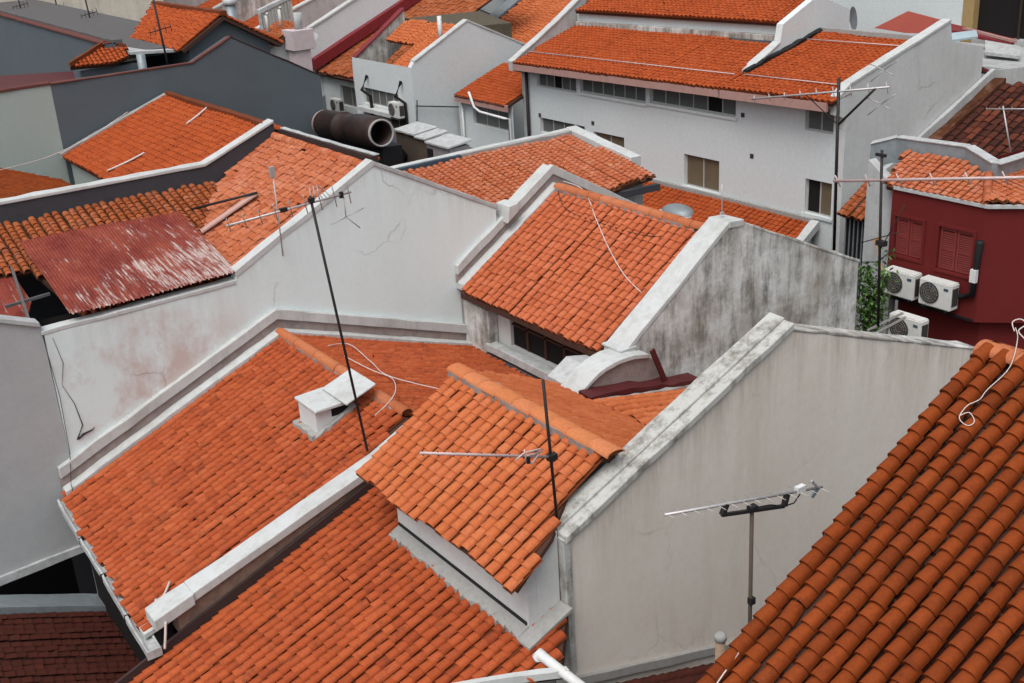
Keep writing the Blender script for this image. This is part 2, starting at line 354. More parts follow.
def tiled(name, poly, parent, mat, col=0.20, course=0.172, seg=6, wob=0.010, slip=0.012, down=None, high=0.062, wid=0.80, deck=0.10, odd=0.02, pan_n=-0.03, stag=0.16, tidy=False, align=False, lip=0.012):
    """clay barrel tiles laid column by column over a roof plane, cut to the polygon"""
    if tidy: wob, slip, stag = 0.004, 0.004, 0.03
    P = np.array([A(*p) for p in poly]); c0 = P.mean(0)
    nn = np.zeros(3)
    for i in range(len(P)): nn += np.cross(P[i]-c0, P[(i+1) % len(P)]-c0)
    nn /= np.linalg.norm(nn); nn = nn if nn[2] > 0 else -nn
    if down is None: T = A(0, 0, -1)-nn*(-nn[2])
    else: T = A(*down)-nn*np.dot(A(*down), nn)
    T /= np.linalg.norm(T); S = np.cross(nn, T)
    uv = np.stack([(P-c0) @ S, (P-c0) @ T], 1); s0, t0 = uv.min(0); s1, t1 = uv.max(0)
    ni, nj = int((s1-s0)/col)+1, int((t1-t0)/course)+4
    colS = RNG.normal(0, wob, ni); colT = RNG.normal(0, course*stag, ni); colN = RNG.normal(0, 0.005, ni); colY = RNG.normal(0, 0.004, ni)
    base = np.full(ni, t0)
    if align or tidy:
        for i in range(ni):
            x = min(max(s0+(i+0.5)*col, s0+1e-4), s1-1e-4); best = []
            for a_, b_ in zip(uv, np.roll(uv, -1, 0)):
                if (a_[0] > x) != (b_[0] > x): best.append(a_[1]+(b_[1]-a_[1])*(x-a_[0])/(b_[0]-a_[0]))
            if best: base[i] = max(best)-(math.ceil((t1-t0)/course)+0.60)*course
    I, J = np.meshgrid(np.arange(ni), np.arange(nj), indexing='ij'); I, J = I.ravel(), J.ravel()
    sc = s0+(I+0.5)*col; tc = base[I]+(J+0.15)*course+colT[I]
    ok = inside(np.stack([sc, tc], 1), uv); I, J, sc, tc = I[ok], J[ok], sc[ok], tc[ok]; n = len(I)
    a = np.linspace(0, math.pi, seg+1); w = col*wid/2; L = course+0.045
    def arc(t, rad, dn): return np.stack([-np.cos(a)*w*rad, np.full(seg+1, t), np.sin(a)**0.75*high*rad+dn], 1)
    r0 = arc(-L/2, 0.90, -0.010); r1 = arc(L/2, 1.0, lip); l0 = r1.copy(); l1 = arc(L/2-0.002, 0.80, lip-0.010)
    pan = np.array([[-col*0.5, -L/2, pan_n], [col*0.5, -L/2, pan_n], [col*0.5, L/2, pan_n+0.012], [-col*0.5, L/2, pan_n+0.012], [-col*0.5, L/2, pan_n-0.02], [col*0.5, L/2, pan_n-0.02]])
    tv = np.concatenate([r0, r1, l0, l1, pan]); k = seg+1; fs = []
    for i in range(seg): fs.append((i, i+1, k+i+1, k+i)[::-1])
    for i in range(seg): fs.append((2*k+i, 2*k+i+1, 3*k+i+1, 3*k+i)[::-1])
    fs.append((4*k, 4*k+1, 4*k+2, 4*k+3)); fs.append((4*k+3, 4*k+2, 4*k+5, 4*k+4)); tf = np.array(fs)
    nb = 4*k
    yaw = RNG.normal(0, 0.018, n); rl = RNG.normal(0, 0.03, n)
    od = RNG.random(n) < odd; yaw[od] += RNG.normal(0, 0.09, od.sum())
    ds = RNG.normal(0, wob*0.5, n); dt = RNG.normal(0, slip, n); dt[od] += np.abs(RNG.normal(0, 0.03, od.sum()))
    dn = RNG.normal(0, 0.003, n)+od*0.012
    ph = RNG.random(3)*6; cw = RNG.random(ni)*6.28; ck = RNG.uniform(1.2, 2.6, ni); ds = ds+wob*0.9*np.sin(tc*ck[I]+cw[I])
    wave = 0.018*np.sin(sc*1.3+ph[0])*np.sin(tc*0.9+ph[1])
    V = np.repeat(tv[None], n, 0)
    cy, sy = np.cos(yaw)[:, None], np.sin(yaw)[:, None]
    X = V[:, :nb, 0]*cy-V[:, :nb, 1]*sy; Y = V[:, :nb, 0]*sy+V[:, :nb, 1]*cy; Z = V[:, :nb, 2]+V[:, :nb, 0]*np.sin(rl)[:, None]
    V[:, :nb, 0] = X+ds[:, None]+colS[I][:, None]; V[:, :nb, 1] = Y+dt[:, None]; V[:, :nb, 2] = Z+(dn+colN[I])[:, None]
    Q = c0+(V[..., 0]+sc[:, None])[..., None]*S+(V[..., 1]+tc[:, None])[..., None]*T+(V[..., 2]+wave[:, None])[..., None]*nn
    F = (tf[None]+(np.arange(n)*len(tv))[:, None, None]).reshape(-1, 4)
    tone = np.clip(RNG.normal(0.5, 0.17, n)+RNG.normal(0, 0.05, ni)[I], 0.08, 1.0)
    tf_t = np.repeat(tone[:, None], len(tf), 1); tf_t[:, -2:] = 0.0
    sm = np.zeros(len(tf), bool); sm[:seg] = True
    o = raw_mesh(name, Q.reshape(-1, 3), F, tf_t.ravel(), mat, parent, np.tile(sm, n))
    if deck:
        inset = [c0+(p-c0)*0.995-nn*0.045 for p in P]
        MB().prism(inset, -nn*deck).build("roof_deck", "deck", o)
    return o

def ridge(name, a, b, parent, mat="ridge", r=0.13, L=0.40, seg=8, mortar=True, flat=1.0):
    """a row of half round ridge tiles bedded in mortar"""
    a, b = A(*a), A(*b); D = np.linalg.norm(b-a); t = (b-a)/D; u = np.cross(t, A(0, 0, 1)); u /= np.linalg.norm(u); v = np.cross(u, t)
    n = max(1, round(D/L)); L = D/n; an = np.linspace(-0.15, math.pi+0.15, seg+1); Vs = []; Fs = []; tn = []
    for i in range(n):
        j = RNG.normal(0, 0.006, 3)
        c0 = a+t*(i*L-0.02)+u*j[0]+v*j[1]; c1 = a+t*(i*L+L)+u*j[2]
        base = len(Vs)
        for c, rr in ((c0, r*0.94), (c1, r*1.02), (c1, r*0.86)):
            for q in an: Vs.append(c+u*math.cos(q)*rr+v*(math.sin(q)*rr*flat))
        k = seg+1; tone = float(np.clip(RNG.normal(0.5, 0.2), 0.1, 1))
        for i2 in range(seg):
            Fs.append((base+i2, base+i2+1, base+k+i2+1, base+k+i2)); Fs.append((base+k+i2, base+k+i2+1, base+2*k+i2+1, base+2*k+i2)); tn += [tone, tone]
    o = raw_mesh(name, np.array(Vs), np.array(Fs), np.array(tn), mat, parent, np.tile([True, False], len(Fs)//2))
    MB().prism([b-t*0.02+u*math.cos(q)*r*0.95+v*(math.sin(q)*r*flat*0.95) for q in an], -t*0.05).build("ridge_plug", mat, o)
    if mortar:
        MB().slab([a, b-t*0.28], -0.10, 0.0, u, -r*0.97, r*0.97, 0.12, 0.010).build("mortar_bed", "recess", o)
    return o

def wallY(mb, pts, Y, t):                       # wall standing in a plane of constant Y, thickness t away from the viewer
    return mb.prism([A(p[0], Y, p[1]) for p in pts], A(0, t, 0))

def facadeX(mb, X, y0, y1, z0, z1, holes, depth=0.16):
    """render of a wall of constant X with openings (ya, yb, za, zb) and their reveals"""
    ys = sorted({y0, y1, *[h[0] for h in holes], *[h[1] for h in holes]}); zs = sorted({z0, z1, *[h[2] for h in holes], *[h[3] for h in holes]})
    for i in range(len(ys)-1):
        for j in range(len(zs)-1):
            cy, cz = (ys[i]+ys[i+1])/2, (zs[j]+zs[j+1])/2
            if any(h[0] < cy < h[1] and h[2] < cz < h[3] for h in holes): continue
            mb.add([A(X, ys[i], zs[j]), A(X, ys[i+1], zs[j]), A(X, ys[i+1], zs[j+1]), A(X, ys[i], zs[j+1])], [(0, 1, 2, 3)])
    for a, b, c, d in holes:
        q = [(a, c), (b, c), (b, d), (a, d)]
        for k in range(4):
            (ya, za), (yb, zb) = q[k], q[(k+1) % 4]
            mb.add([A(X, ya, za), A(X, yb, zb), A(X+depth, yb, zb), A(X+depth, ya, za)], [(0, 1, 2, 3)])
    return mb

def windowX(parent, X, hole, n, pane="glass", bars=0.04, dark_cells=()):
    """a window set in an opening of a wall of constant X"""
    a, b, c, d = hole; x = X+0.11
    fm = MB(); w = bars
    fm.box((x, a, c), (x+0.05, b, c+w)); fm.box((x, a, d-w), (x+0.05, b, d))
    for k in range(n+1):
        y = a+(b-a-w)*k/n; fm.box((x-0.004, y, c+w), (x+0.046, y+w, d-w))
    f = fm.build("window", "frame", parent)
    for k in range(n):
        ya = a+(b-a-w)*k/n+w; yb = a+(b-a-w)*(k+1)/n
        MB().box((x+0.012, ya, c+w), (x+0.03, yb, d-w)).build("pane", "dark" if k in dark_cells else pane, f)
    return f

GZ = -H
# ------------------------------------------------------------------ ground
g = MB(); g.add([A(-700, -200, GZ), A(900, -200, GZ), A(900, 1400, GZ), A(-700, 1400, GZ)], [(0, 1, 2, 3)])
o = g.build("ground", "asphalt", None, (0, 0, GZ), fix=False); tag(o, None, None, kind='structure')

# ------------------------------------------------------------------ planes shared by the near row
PA_L = plx((3.69, 20, -9.86), (8.10, 20, -8.02)); PA_R = plx((8.10, 20, -8.02), (12.67, 20, -9.59))
PD = plx((3.04, 14.45, -10.40), (6.49, 14.45, -9.06))
PDL = plx((6.60, 0, -7.95), (8.37, 0, -6.93))
PDB = plx((8.37, 0, -6.93), (11.55, 0, -8.66))
PB = plx((12.27, 20, -8.14), (14.97, 20, -6.41)); PB_R = plx((14.97, 20, -6.41), (17.6, 20, -7.9))
PE = plx((5.95, 6, -6.74), (9.80, 6, -4.57))
PH = plx((7.62, 20.2, -6.70), (10.57, 20.2, -5.20))

def abut(parent, pts, side, mats=("coping", "recess", "coping"), Y0=20.0):
    """stepped cement flashing where a roof meets a higher wall: lower board, stained recess, upper ledge. side=-1 towards the viewer"""
    w = (0, side, 0)
    MB().slab(pts, -0.04, 0.11, w, 0.0, 0.30).build("flashing_board", mats[0], parent)
    MB().slab(pts, 0.10, 0.30, w, -0.01, 0.06).build("stained_recess", mats[1], parent)
    MB().slab(pts, 0.29, 0.50, w, -0.02, 0.11).build("wall_ledge", mats[2], parent)

# ================================================================== HOUSE A: roof beside the big white wall
hA = thing("shophouse", "weathered orange roofed shophouse with white vent hood, below the tall white party wall", "house", (6, 17.3, GZ))
tiled("tiled_roof", [on(PA_L, 3.55, 19.9), on(PA_L, 8.08, 19.9), on(PA_L, 8.08, 14.9), on(PA_L, 3.33, 14.85)], hA, "t_a", col=0.182, course=0.16, wob=0.010, odd=0.03, slip=0.014, align=True)
tiled("tiled_roof", [on(PA_R, 8.12, 19.9), on(PA_R, 12.75, 19.9), on(PA_R, 12.75, 15.0), on(PA_R, 8.12, 15.0)], hA, "t_a", col=0.182, course=0.16, wob=0.010, odd=0.03, slip=0.014)
ridge("ridge_cap", on(PA_L, 8.10, 19.85, 0.03), on(PA_L, 8.10, 16.55, 0.03), hA, r=0.11, L=0.8)
ridge("ridge_cap", on(PA_L, 8.10, 15.95, 0.02), on(PA_L, 8.10, 15.0, 0.02), hA, r=0.11, L=0.5, flat=0.7)
# walls under the roof
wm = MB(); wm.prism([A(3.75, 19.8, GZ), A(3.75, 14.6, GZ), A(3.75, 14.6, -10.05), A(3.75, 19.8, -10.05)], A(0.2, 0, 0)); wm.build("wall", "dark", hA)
wm = MB(); wm.prism([A(12.60, 19.8, GZ), A(12.60, 14.95, GZ), A(12.60, 14.95, -9.9), A(12.60, 19.8, -9.9)], A(0.12, 0, 0)); wm.build("wall", "grey_white", hA)
# eave gutter, slightly skewed as in the plot
ga, gb = A(3.52, 19.85, -9.98), A(3.30, 14.45, -10.06)
gm = MB(); gm.slab([ga, gb], -0.10, -0.085, (1, 0, 0), -0.07, 0.10); gm.slab([ga, gb], -0.10, 0.02, (1, 0, 0), -0.10, -0.065); gm.slab([ga, gb], -0.10, 0.02, (1, 0, 0), 0.09, 0.11)
gm.slab([ga, gb], -0.035, -0.03, (1, 0, 0), -0.07, 0.10); gm.box(gb+A(-0.10, -0.02, -0.11), gb+A(0.12, 0.0, 0.03)); gu = gm.build("eave_gutter", "gutter", hA)
for t in (0.3, 0.55, 0.8): p = ga+(gb-ga)*t; MB().box(p+A(-0.115, -0.012, -0.115), p+A(0.125, 0.012, 0.032)).build("gutter_strap", "steel", gu)
# parapet between A and D
pA = [A(3.40, 0, -9.64), A(7.30, 0, -8.40), A(8.45, 0, -7.90), A(12.2, 0, -9.1)]
pm = MB(); wallY(pm, [(3.75, -12.9), (12.2, -12.9)]+[(p[0], p[2]-0.10) for p in reversed(pA[1:])]+[(3.75, -9.62)], 14.54, 0.34); par = pm.build("parapet", "brick", hA)
MB().slab([on(PD, 2.2, 14.537), on(PD, 8.2, 14.537)], -0.1, 0.17, (0, -1, 0), 0.0, 0.06).build("painted_shade_strip", "band_brown", par)  # dark strip added for the deep shaded gap below the coping
cp = [p+A(0, 14.45, 0) for p in pA]; k1 = cp[0]+(cp[1]-cp[0])*0.16
MB().slab([k1, *cp[1:]], -0.12, 0.03, (0, 1, 0), 0.04, 0.40, 0.6).build("coping", "coping", par)
MB().slab([cp[0], k1], -0.15, 0.04, (0, 1, 0), 0.01, 0.43, 0.3).build("coping_end", "coping", par)
MB().slab([A(3.6, 14.92, -9.95), A(3.3, 14.9, -10.02)], -0.02, 0.05, (0, 1, 0), -0.12, 0.12).build("drip_slab", "coping", par)
# cement flashing against the tall wall
flA = [on(PA_L, 3.58, 20), on(PA_L, 8.10, 20), on(PA_R, 12.45, 20)]
abut(hA, flA, -1)
# vent hood
vb = MB(); vb.prism([on(PA_L, 6.98, 16.12, -0.1), on(PA_L, 7.62, 16.12, -0.1), A(7.62, 16.12, -8.02), A(6.98, 16.12, -8.02)], A(0, 0.64, 0)); vent = vb.build("vent_hood", "white", hA)
vt = MB(); vt.prism([A(6.95, 16.02, -8.02), A(7.50, 16.02, -8.02), A(7.50, 16.02, -7.95), A(6.95, 16.02, -7.97)], A(0, 0.80, 0)); vt.build("hood_slab", "coping", vent)
vt = MB(); vt.prism([A(7.42, 15.80, -7.94), A(8.00, 15.80, -7.74), A(8.00, 15.80, -7.70), A(7.42, 15.80, -7.90)], A(0, 0.88, 0)); vt.build("hood_flap", "coping", vent)
vt = MB(); vt.slab([on(PA_L, 6.93, 16.06, 0), on(PA_L, 6.93, 16.84, 0)], 0.0, 0.10, (1, 0, 0), -0.07, 0.08, 0.1, 0.012); vt.slab([on(PA_L, 6.9, 16.08, 0), on(PA_L, 7.7, 16.08, 0)], 0.0, 0.10, (0, 1, 0), -0.08, 0.05, 0.1, 0.012); vt.build("mortar_skirt", "mortar", vent)
MB().box((7.28, 16.115, -8.20), (7.60, 16.122, -8.05)).build("vent_opening", "dark", vent)

# ================================================================== the tall white wall behind A and its grey neighbour
pw = thing("party_wall", "tall white gabled party wall with peeling pinkish patches behind the vent hood roof", "wall", (8, 20.1, GZ))
top1 = [(3.86, -6.86), (7.40, -6.80), (7.46, -6.62), (10.57, -5.06), (13.45, -6.53)]
w1 = MB(); wallY(w1, [(3.80, GZ), (12.40, GZ), (12.40, -7.72), (13.45, -7.06)]+[(a, b-0.06) for a, b in reversed(top1)], 20.0, 0.24); wob = w1.build("wall", "wall_one", pw)
MB().slab([A(3.82, 20, -6.90), A(7.42, 20, -6.84)], -0.02, 0.06, (0, 1, 0), -0.015, 0.26).build("coping", "coping", pw)
MB().slab([A(7.44, 20, -6.70), A(10.57, 20, -5.14), A(10.58, 20, -5.14)], -0.02, 0.10, (0, 1, 0), -0.02, 0.26).build("coping", "coping", pw)
MB().slab([A(10.57, 20, -5.12), A(13.5, 20, -6.62)], -0.02, 0.08, (0, 1, 0), -0.03, 0.26).build("coping", "grey_white", pw)
cr = MB(); pts = [A(3.98, 19.99, -7.0), A(4.06, 19.99, -7.5), A(3.96, 19.99, -7.9), A(4.10, 19.99, -8.3), A(4.16, 19.99, -8.75), A(4.02, 19.99, -9.0)]
cr.tube([A(3.82, 19.97, -6.9), A(3.88, 19.97, -8.1), A(3.84, 19.96, -9.2), A(3.70, 19.75, -9.7), A(3.66, 19.5, -9.85)], 0.006); cr.build("drop_cable", "steel", pw)
cr = MB(); cr.tube(pts, [0.003, 0.005, 0.003, 0.006, 0.010, 0.014], 5); cr.tube([A(4.04, 19.99, -9.0), A(4.14, 19.99, -8.93), A(4.3, 19.99, -8.9), A(4.36, 19.99, -8.86)], [0.014, 0.024, 0.012, 0.003], 5); cr.build("wall_crack", "band_brown", pw)

nw = thing("lane_wall", "bluish grey rendered wall over the dark recess beside the peeling white gable", "wall", (2.6, 20.2, GZ))
w0 = MB(); wallY(w0, [(0.5, -11.30), (3.84, -11.13), (3.84, -6.74), (3.21, -6.50), (0.5, -5.9)], 20.03, 0.22); w0.build("wall", "wall_grey", nw)
MB().slab([A(0.5, 20.03, -5.9), A(3.21, 20.03, -6.50), A(3.82, 20.03, -6.74)], -0.02, 0.07, (0, 1, 0), -0.05, 0.26).build("coping", "grey_white", nw)
MB().slab([A(0.5, 20.03, -11.36), A(3.78, 20.03, -11.17)], -0.06, 0.09, (0, 1, 0), -0.07, 0.2).build("ledge", "gutter", nw)
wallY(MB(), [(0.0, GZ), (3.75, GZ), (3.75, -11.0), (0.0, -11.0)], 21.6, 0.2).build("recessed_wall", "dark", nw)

lr = thing("lean_to_roof", "dark maroon tiled lean-to roof below the grey wall and eave gutter", "roof", (3, 17, -12.8))
PL = plx((2.02, 19.5, -11.55), (3.75, 19.5, -12.30))
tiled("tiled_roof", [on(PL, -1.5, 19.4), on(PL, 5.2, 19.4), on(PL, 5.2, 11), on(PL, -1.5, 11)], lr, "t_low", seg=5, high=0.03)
MB().slab([on(PL, -1.5, 19.4), on(PL, 5.2, 19.4)], -0.1, 0.16, (0, 1, 0), 0.0, 0.5).build("flashing_board", "grey_metal", lr)
MB().prism([A(-1.4, 11.2, GZ), A(5, 11.2, GZ), on(PL, 5, 11.2, -0.2), on(PL, -1.4, 11.2, -0.2)], A(0, 8.2, 0)).build("wall", "slate", lr)

# ================================================================== HOUSE D with its raised jack roof
hD = thing("shophouse", "nearest shophouse with long orange roof slope and white walled jack roof raised on it", "house", (6.5, 12.3, GZ))
tiled("tiled_roof", [on(PD, 1.2, 14.5), on(PD, 8.7, 14.5), on(PD, 8.7, 10.42), on(PD, 7.36, 10.42), on(PD, 7.36, 9.9), oP(560, 672, PD), oP(462, 686, PD), on(PD, 1.2, 11.6)], hD, "t_d", col=0.19, course=0.165, wob=0.010, odd=0.03, slip=0.014, seg=7)
MB().prism([A(1.6, 10.3, GZ), A(11.4, 10.3, GZ), A(11.4, 10.3, -9.1), on(PD, 8.7, 10.3, -0.25), on(PD, 1.6, 10.3, -0.25)], A(0, 4.2, 0)).build("wall", "grey_white", hD)
jack = tiled("jack_roof", [A(6.52, 13.80, zon(PDL, 6.52, 0)), A(8.37, 13.80, -6.93), A(8.37, 10.26, -6.93), A(7.75, 10.30, zon(PDL, 7.75, 0)), A(7.20, 9.95, zon(PDL, 7.20, 0)), A(6.52, 9.80, zon(PDL, 6.52, 0))], hD, "t_new", seg=7, wob=0.009, odd=0.03, deck=0.06, align=True)
tiled("jack_roof", [A(8.37, 13.80, -6.93), A(11.44, 15.3, zon(PDB, 11.44, 0)), A(11.60, 10.25, zon(PDB, 11.6, 0)), A(8.37, 10.25, -6.93)], hD, "t_new", seg=6, wob=0.009, odd=0.03, down=(1, 0, -0.5))
ridge("ridge_cap", A(8.37, 13.83, -6.895), A(8.37, 10.04, -6.895), hD, "ridge_new", r=0.15, L=0.40, flat=0.42)
jw = MB()
jw.prism([on(PD, 6.86, 10.02, -0.05), A(6.86, 10.02, -7.83), A(6.86, 13.3, -7.83), on(PD, 6.86, 13.3, -0.05)], A(0.14, 0, 0))
jw.prism([on(PD, 7.002, 10.018, -0.05), on(PD, 7.36, 10.018, -0.05), A(7.36, 10.018, -7.60), A(7.002, 10.018, -7.78)], A(0, 0.12, 0))
jw.prism([on(PD, 7.002, 13.298, -0.05), on(PD, 8.3, 13.298, -0.05), A(8.3, 13.298, -7.12), A(7.002, 13.298, -7.80)], A(0, -0.12, 0)); jwo = jw.build("jack_wall", "white", hD)
ms = MB()
for k in range(21):
    y = 13.28-k*0.155; j = RNG.normal(0, 0.02, 3)
    ms.prism([on(PD, 6.68+j[0], y, 0.085), on(PD, 6.68+j[1], y-0.155, 0.085), on(PD, 6.88, y-0.155, 0.105), on(PD, 6.88, y, 0.105)], A(0, 0, -0.1))
ms.build("mortar_skirt", "mortar", jwo)
MB().box((6.845, 10.06, on(PD, 6.85, 10)[2]+0.02), (6.875, 13.28, on(PD, 6.85, 10)[2]+0.15)).build("shadow_gap_strip", "black", jwo)  # black strip laid in as the line of shade at the wall foot
MB().slab([A(6.66, 9.76, zon(PD, 6.66, 0)+0.09), A(7.36, 9.76, zon(PD, 7.36, 0)+0.09)], -0.04, 0.0, (0, 1, 0), 0.0, 0.27).build("lead_apron", "mortar", jwo)
jb = MB(); jb.bar(A(6.72, 9.96, -7.95), A(7.0, 9.96, -7.82), 0.09, 0.1); jb.build("rafter_end", "black", jwo)
# little roof caught between the jack roof, the grey mouldy wall and the gable wall
ps = pl3(A(11.12, 14.0, -8.40), A(13.22, 14.0, -8.83), A(11.12, 12.0, -8.42))
tiled("tiled_roof", [on(ps, 11.12, 14.0), on(ps, 13.9, 14.1), on(ps, 13.9, 11.6), on(ps, 11.4, 11.6)], hD, "t_new", seg=5, down=(1, 0, -0.2))
rf = MB(); rf.slab([on(ps, 11.1, 14.0, 0.02), on(ps, 11.8, 14.08, 0.03), on(ps, 13.8, 14.12, 0.03)], 0.0, 0.11, (0, 1, 0), -0.05, 0.28, 0.25, 0.02); rfo = rf.build("ridge_flashing", "red_dark", hD)
MB().slab([on(ps, 11.3, 13.93, 0.02), on(ps, 13.7, 14.02, 0.02)], 0.0, 0.04, (0, 1, 0), -0.05, 0.03, 0.2, 0.012).build("mortar_line", "mortar", rfo)
up = MB(); b0 = on(ps, 13.05, 14.2, 0.1); up.bar(b0, oY(652, 350, 14.2), 0.10, 0.04, (0, 1, 0)); up.build("bent_strap", "red_dark", rfo)
# stub wall with sloping cap
st = MB(); wallY(st, [(11.1, -9.3), (13.3, -9.3), (13.0, -8.28), (12.7, -8.13), (12.05, -8.06), (11.5, -8.21), (11.1, -8.5)], 14.36, 0.36); sto = st.build("stub_wall", "recess", hD)
MB().slab([A(10.95, 14.3, -8.56), A(11.25, 14.3, -8.34), A(11.5, 14.3, -8.19), A(11.75, 14.3, -8.09), A(12.05, 14.3, -8.04), A(12.4, 14.3, -8.05), A(12.75, 14.3, -8.13)], -0.03, 0.06, (0, 1, 0), 0.0, 0.55, 0.12, 0.004).build("coping", "coping", sto)
MB().slab([A(11.3, 15.0, -8.50), A(11.75, 15.0, -8.25), A(12.2, 15.0, -8.35)], -0.2, 0.06, (0, 1, 0), 0.0, 0.45).build("gutter_outlet", "gutter", sto)
# white edge flashing and fat pipe at the foot of the slope
fl = MB(); fl.slab([oP(430, 692, PD)+A(0, 0, .06), oP(470, 684, PD)+A(0, 0, .06), oP(540, 674, PD)+A(0, 0, .06), oP(566, 671, PD)+A(0, 0, .06)], -0.08, 0.02, (0.2, 0.97, 0), -0.10, 0.0); fl.build("edge_flashing", "coping", hD)
d0, d1 = oP(540, 661, PD)+A(0, 0, .10), oP(549, 656, PD)+A(0, 0, .17)
d2 = oY(590, 693, d0[1]-0.85); dd_ = (d2-d0)/np.linalg.norm(d2-d0)
pp = MB(); pp.tube([d0+A(-.035, .05, -.13), d0+A(-.02, .02, -.05), d0+A(.01, 0, 0), d0+dd_*0.10, d0+dd_*0.4, d2], [0.070, 0.072, 0.072, 0.066, 0.064, 0.064], 14); pp.build("drain_pipe", "pvc", hD)

# ================================================================== WALL C, nearest gable wall
wc = thing("gable_wall", "nearest cream gable wall with mossy stepped coping behind the dark aerial", "wall", (11.4, 10.1, GZ))
YC = 9.9
w = MB(); wallY(w, [(7.20, -10.9), (15.6, -12.9), (15.6, GZ), (16.0, GZ), (16.0, -7.55), (11.40, -5.86), (7.20, -7.74)], YC, 0.40)
w.v = []; w.f = []; w.sm = []
wallY(w, [(7.42, GZ), (15.9, GZ), (15.9, -7.52), (11.44, -5.97), (7.42, -7.72)], YC, 0.37); wco = w.build("wall", "wall_c", wc)
MB().slab([A(7.38, YC, -7.74), A(11.44, YC, -5.97)], 0.0, 0.11, (0, 1, 0), -0.05, 0.14, 0.45, 0.005).build("coping", "coping_mossy", wc)
MB().slab([A(7.38, YC, -7.74), A(11.44, YC, -5.97)], -0.02, 0.15, (0, 1, 0), 0.135, 0.41, 0.45, 0.006).build("coping", "coping_mossy", wc)
MB().slab([A(11.42, YC, -5.97), A(15.95, YC, -7.54)], -0.02, 0.022, (0, 1, 0), -0.015, 0.39, 0.25, 0.007).build("coping", "grunge", wc)
ed = MB(); ed.prism([A(7.36, YC-0.03, -7.70), A(7.46, YC-0.03, -7.66), A(7.48, YC-0.03, -9.70), A(7.39, YC-0.03, -9.9)], A(0, 0.14, 0)); ed.prism([A(7.37, YC+0.14, -7.74), A(7.43, YC+0.14, -7.7), A(7.43, YC+0.14, -9.6), A(7.39, YC+0.14, -9.6)], A(0, 0.24, 0)); ed.build("corner_pilaster", "coping_mossy", wc)
cb = MB(); cb.tube([A(7.5, 10.08, -7.55), A(7.355, 10.05, -7.72), A(7.35, 10.06, -8.6), A(7.36, 10.04, -9.4)], 0.014); cb.build("wall_cable", "cable", wc)
MB().slab([A(7.42, YC, -9.93), A(10.2, YC, -10.74), A(15.9, YC, -12.5)], 0.0, 0.13, (0, 1, 0), -0.06, 0.02, 0.5, 0.006).build("cement_skirt", "mortar", wc)
lo = thing("low_roof", "strip of brown tiled roof at the foot of the cream gable wall", "roof", (10, 8, -11))
PG = plx((7.2, 9, -9.92), (10.2, 9, -10.86))
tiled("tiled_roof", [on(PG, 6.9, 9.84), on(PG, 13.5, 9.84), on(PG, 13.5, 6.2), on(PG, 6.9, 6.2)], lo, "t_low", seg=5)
MB().prism([A(6.95, 6.3, GZ), A(13.4, 6.3, GZ), on(PG, 13.4, 6.3, -0.2), on(PG, 6.95, 6.3, -0.2)], A(0, 3.5, 0)).build("wall", "grey_white", lo)
ch = thing("vent_stack", "stubby brown flue pipe with pale cap between cream gable wall and deep orange roof", "flue", (8.21, 8.0, zon(PG, 8.21, 8)))
MB().tube([A(8.21, 8, zon(PG, 8.21, 8)), A(8.21, 8, -8.52)], 0.062, 10).build("flue_pipe", "flue", ch)
MB().tube([A(8.21, 8, -8.52), A(8.21, 8, -8.50), A(8.21, 8, -8.44), A(8.21, 8, -8.42)], [0.05, 0.075, 0.075, 0.05], 10).build("flue_cap", "mortar", ch)

# ================================================================== HOUSE E, closest roof lower right
hE = thing("shophouse", "closest roof of big deep orange barrel tiles with a pale looped cable on it", "house", (8, 4, GZ))
tiled("tiled_roof", [on(PE, 3.4, 6.03), on(PE, 9.72, 6.03), on(PE, 9.72, 1.0), on(PE, 3.4, 1.0)], hE, "t_e", seg=10, high=0.105, wid=0.76, wob=0.006, slip=0.008, odd=0.025, pan_n=-0.055, lip=0.024)
ridge("ridge_cap", A(9.80, 6.02, -4.60), A(9.80, 1.0, -4.60), hE, "ridge", r=0.15, L=0.42, seg=10, flat=0.55, mortar=False)
MB().prism([on(PE, 3.6, 5.9, -0.2), on(PE, 9.7, 5.9, -0.2), A(13.2, 5.9, -6.7), A(13.2, 5.9, GZ), A(3.6, 5.9, GZ)], A(0, -4.5, 0)).build("wall", "grey_white", hE)
PE_R = plx((9.80, 0, -4.57), (13.4, 0, -6.6))
tiled("tiled_roof", [on(PE_R, 9.88, 6.03), on(PE_R, 13.3, 6.03), on(PE_R, 13.3, 1.0), on(PE_R, 9.88, 1.0)], hE, "t_e", seg=5)

# ================================================================== HOUSE B, rear block with bright roof
hB = thing("shophouse", "rear house with bright pinkish orange roof over dark louvred opening and white copings", "house", (14.5, 17.5, GZ))
tiled("tiled_roof", [on(PB, 12.27, 19.75), on(PB, 14.95, 19.75), on(PB, 14.95, 15.05), on(PB, 12.27, 15.05)], hB, "t_b", seg=6, wob=0.008, odd=0.02, align=True, stag=0.06)
tiled("tiled_roof", [on(PB_R, 14.99, 19.75), on(PB_R, 17.6, 19.75), on(PB_R, 17.6, 15.05), on(PB_R, 14.99, 15.05)], hB, "t_b", seg=4)
ridge("ridge_cap", A(14.97, 19.75, -6.38), A(14.97, 15.08, -6.38), hB, "ridge", r=0.12, flat=0.8)
abut(hB, [on(PB, 12.30, 20), on(PB, 14.97, 20), on(PB_R, 17.6, 20)], -1)
wB = MB(); wallY(wB, [(12.40, GZ), (17.7, GZ), (17.7, -7.55), (14.97, -5.98), (12.40, -7.62)], 20.01, 0.28); wBo = wB.build("parapet", "white", hB)
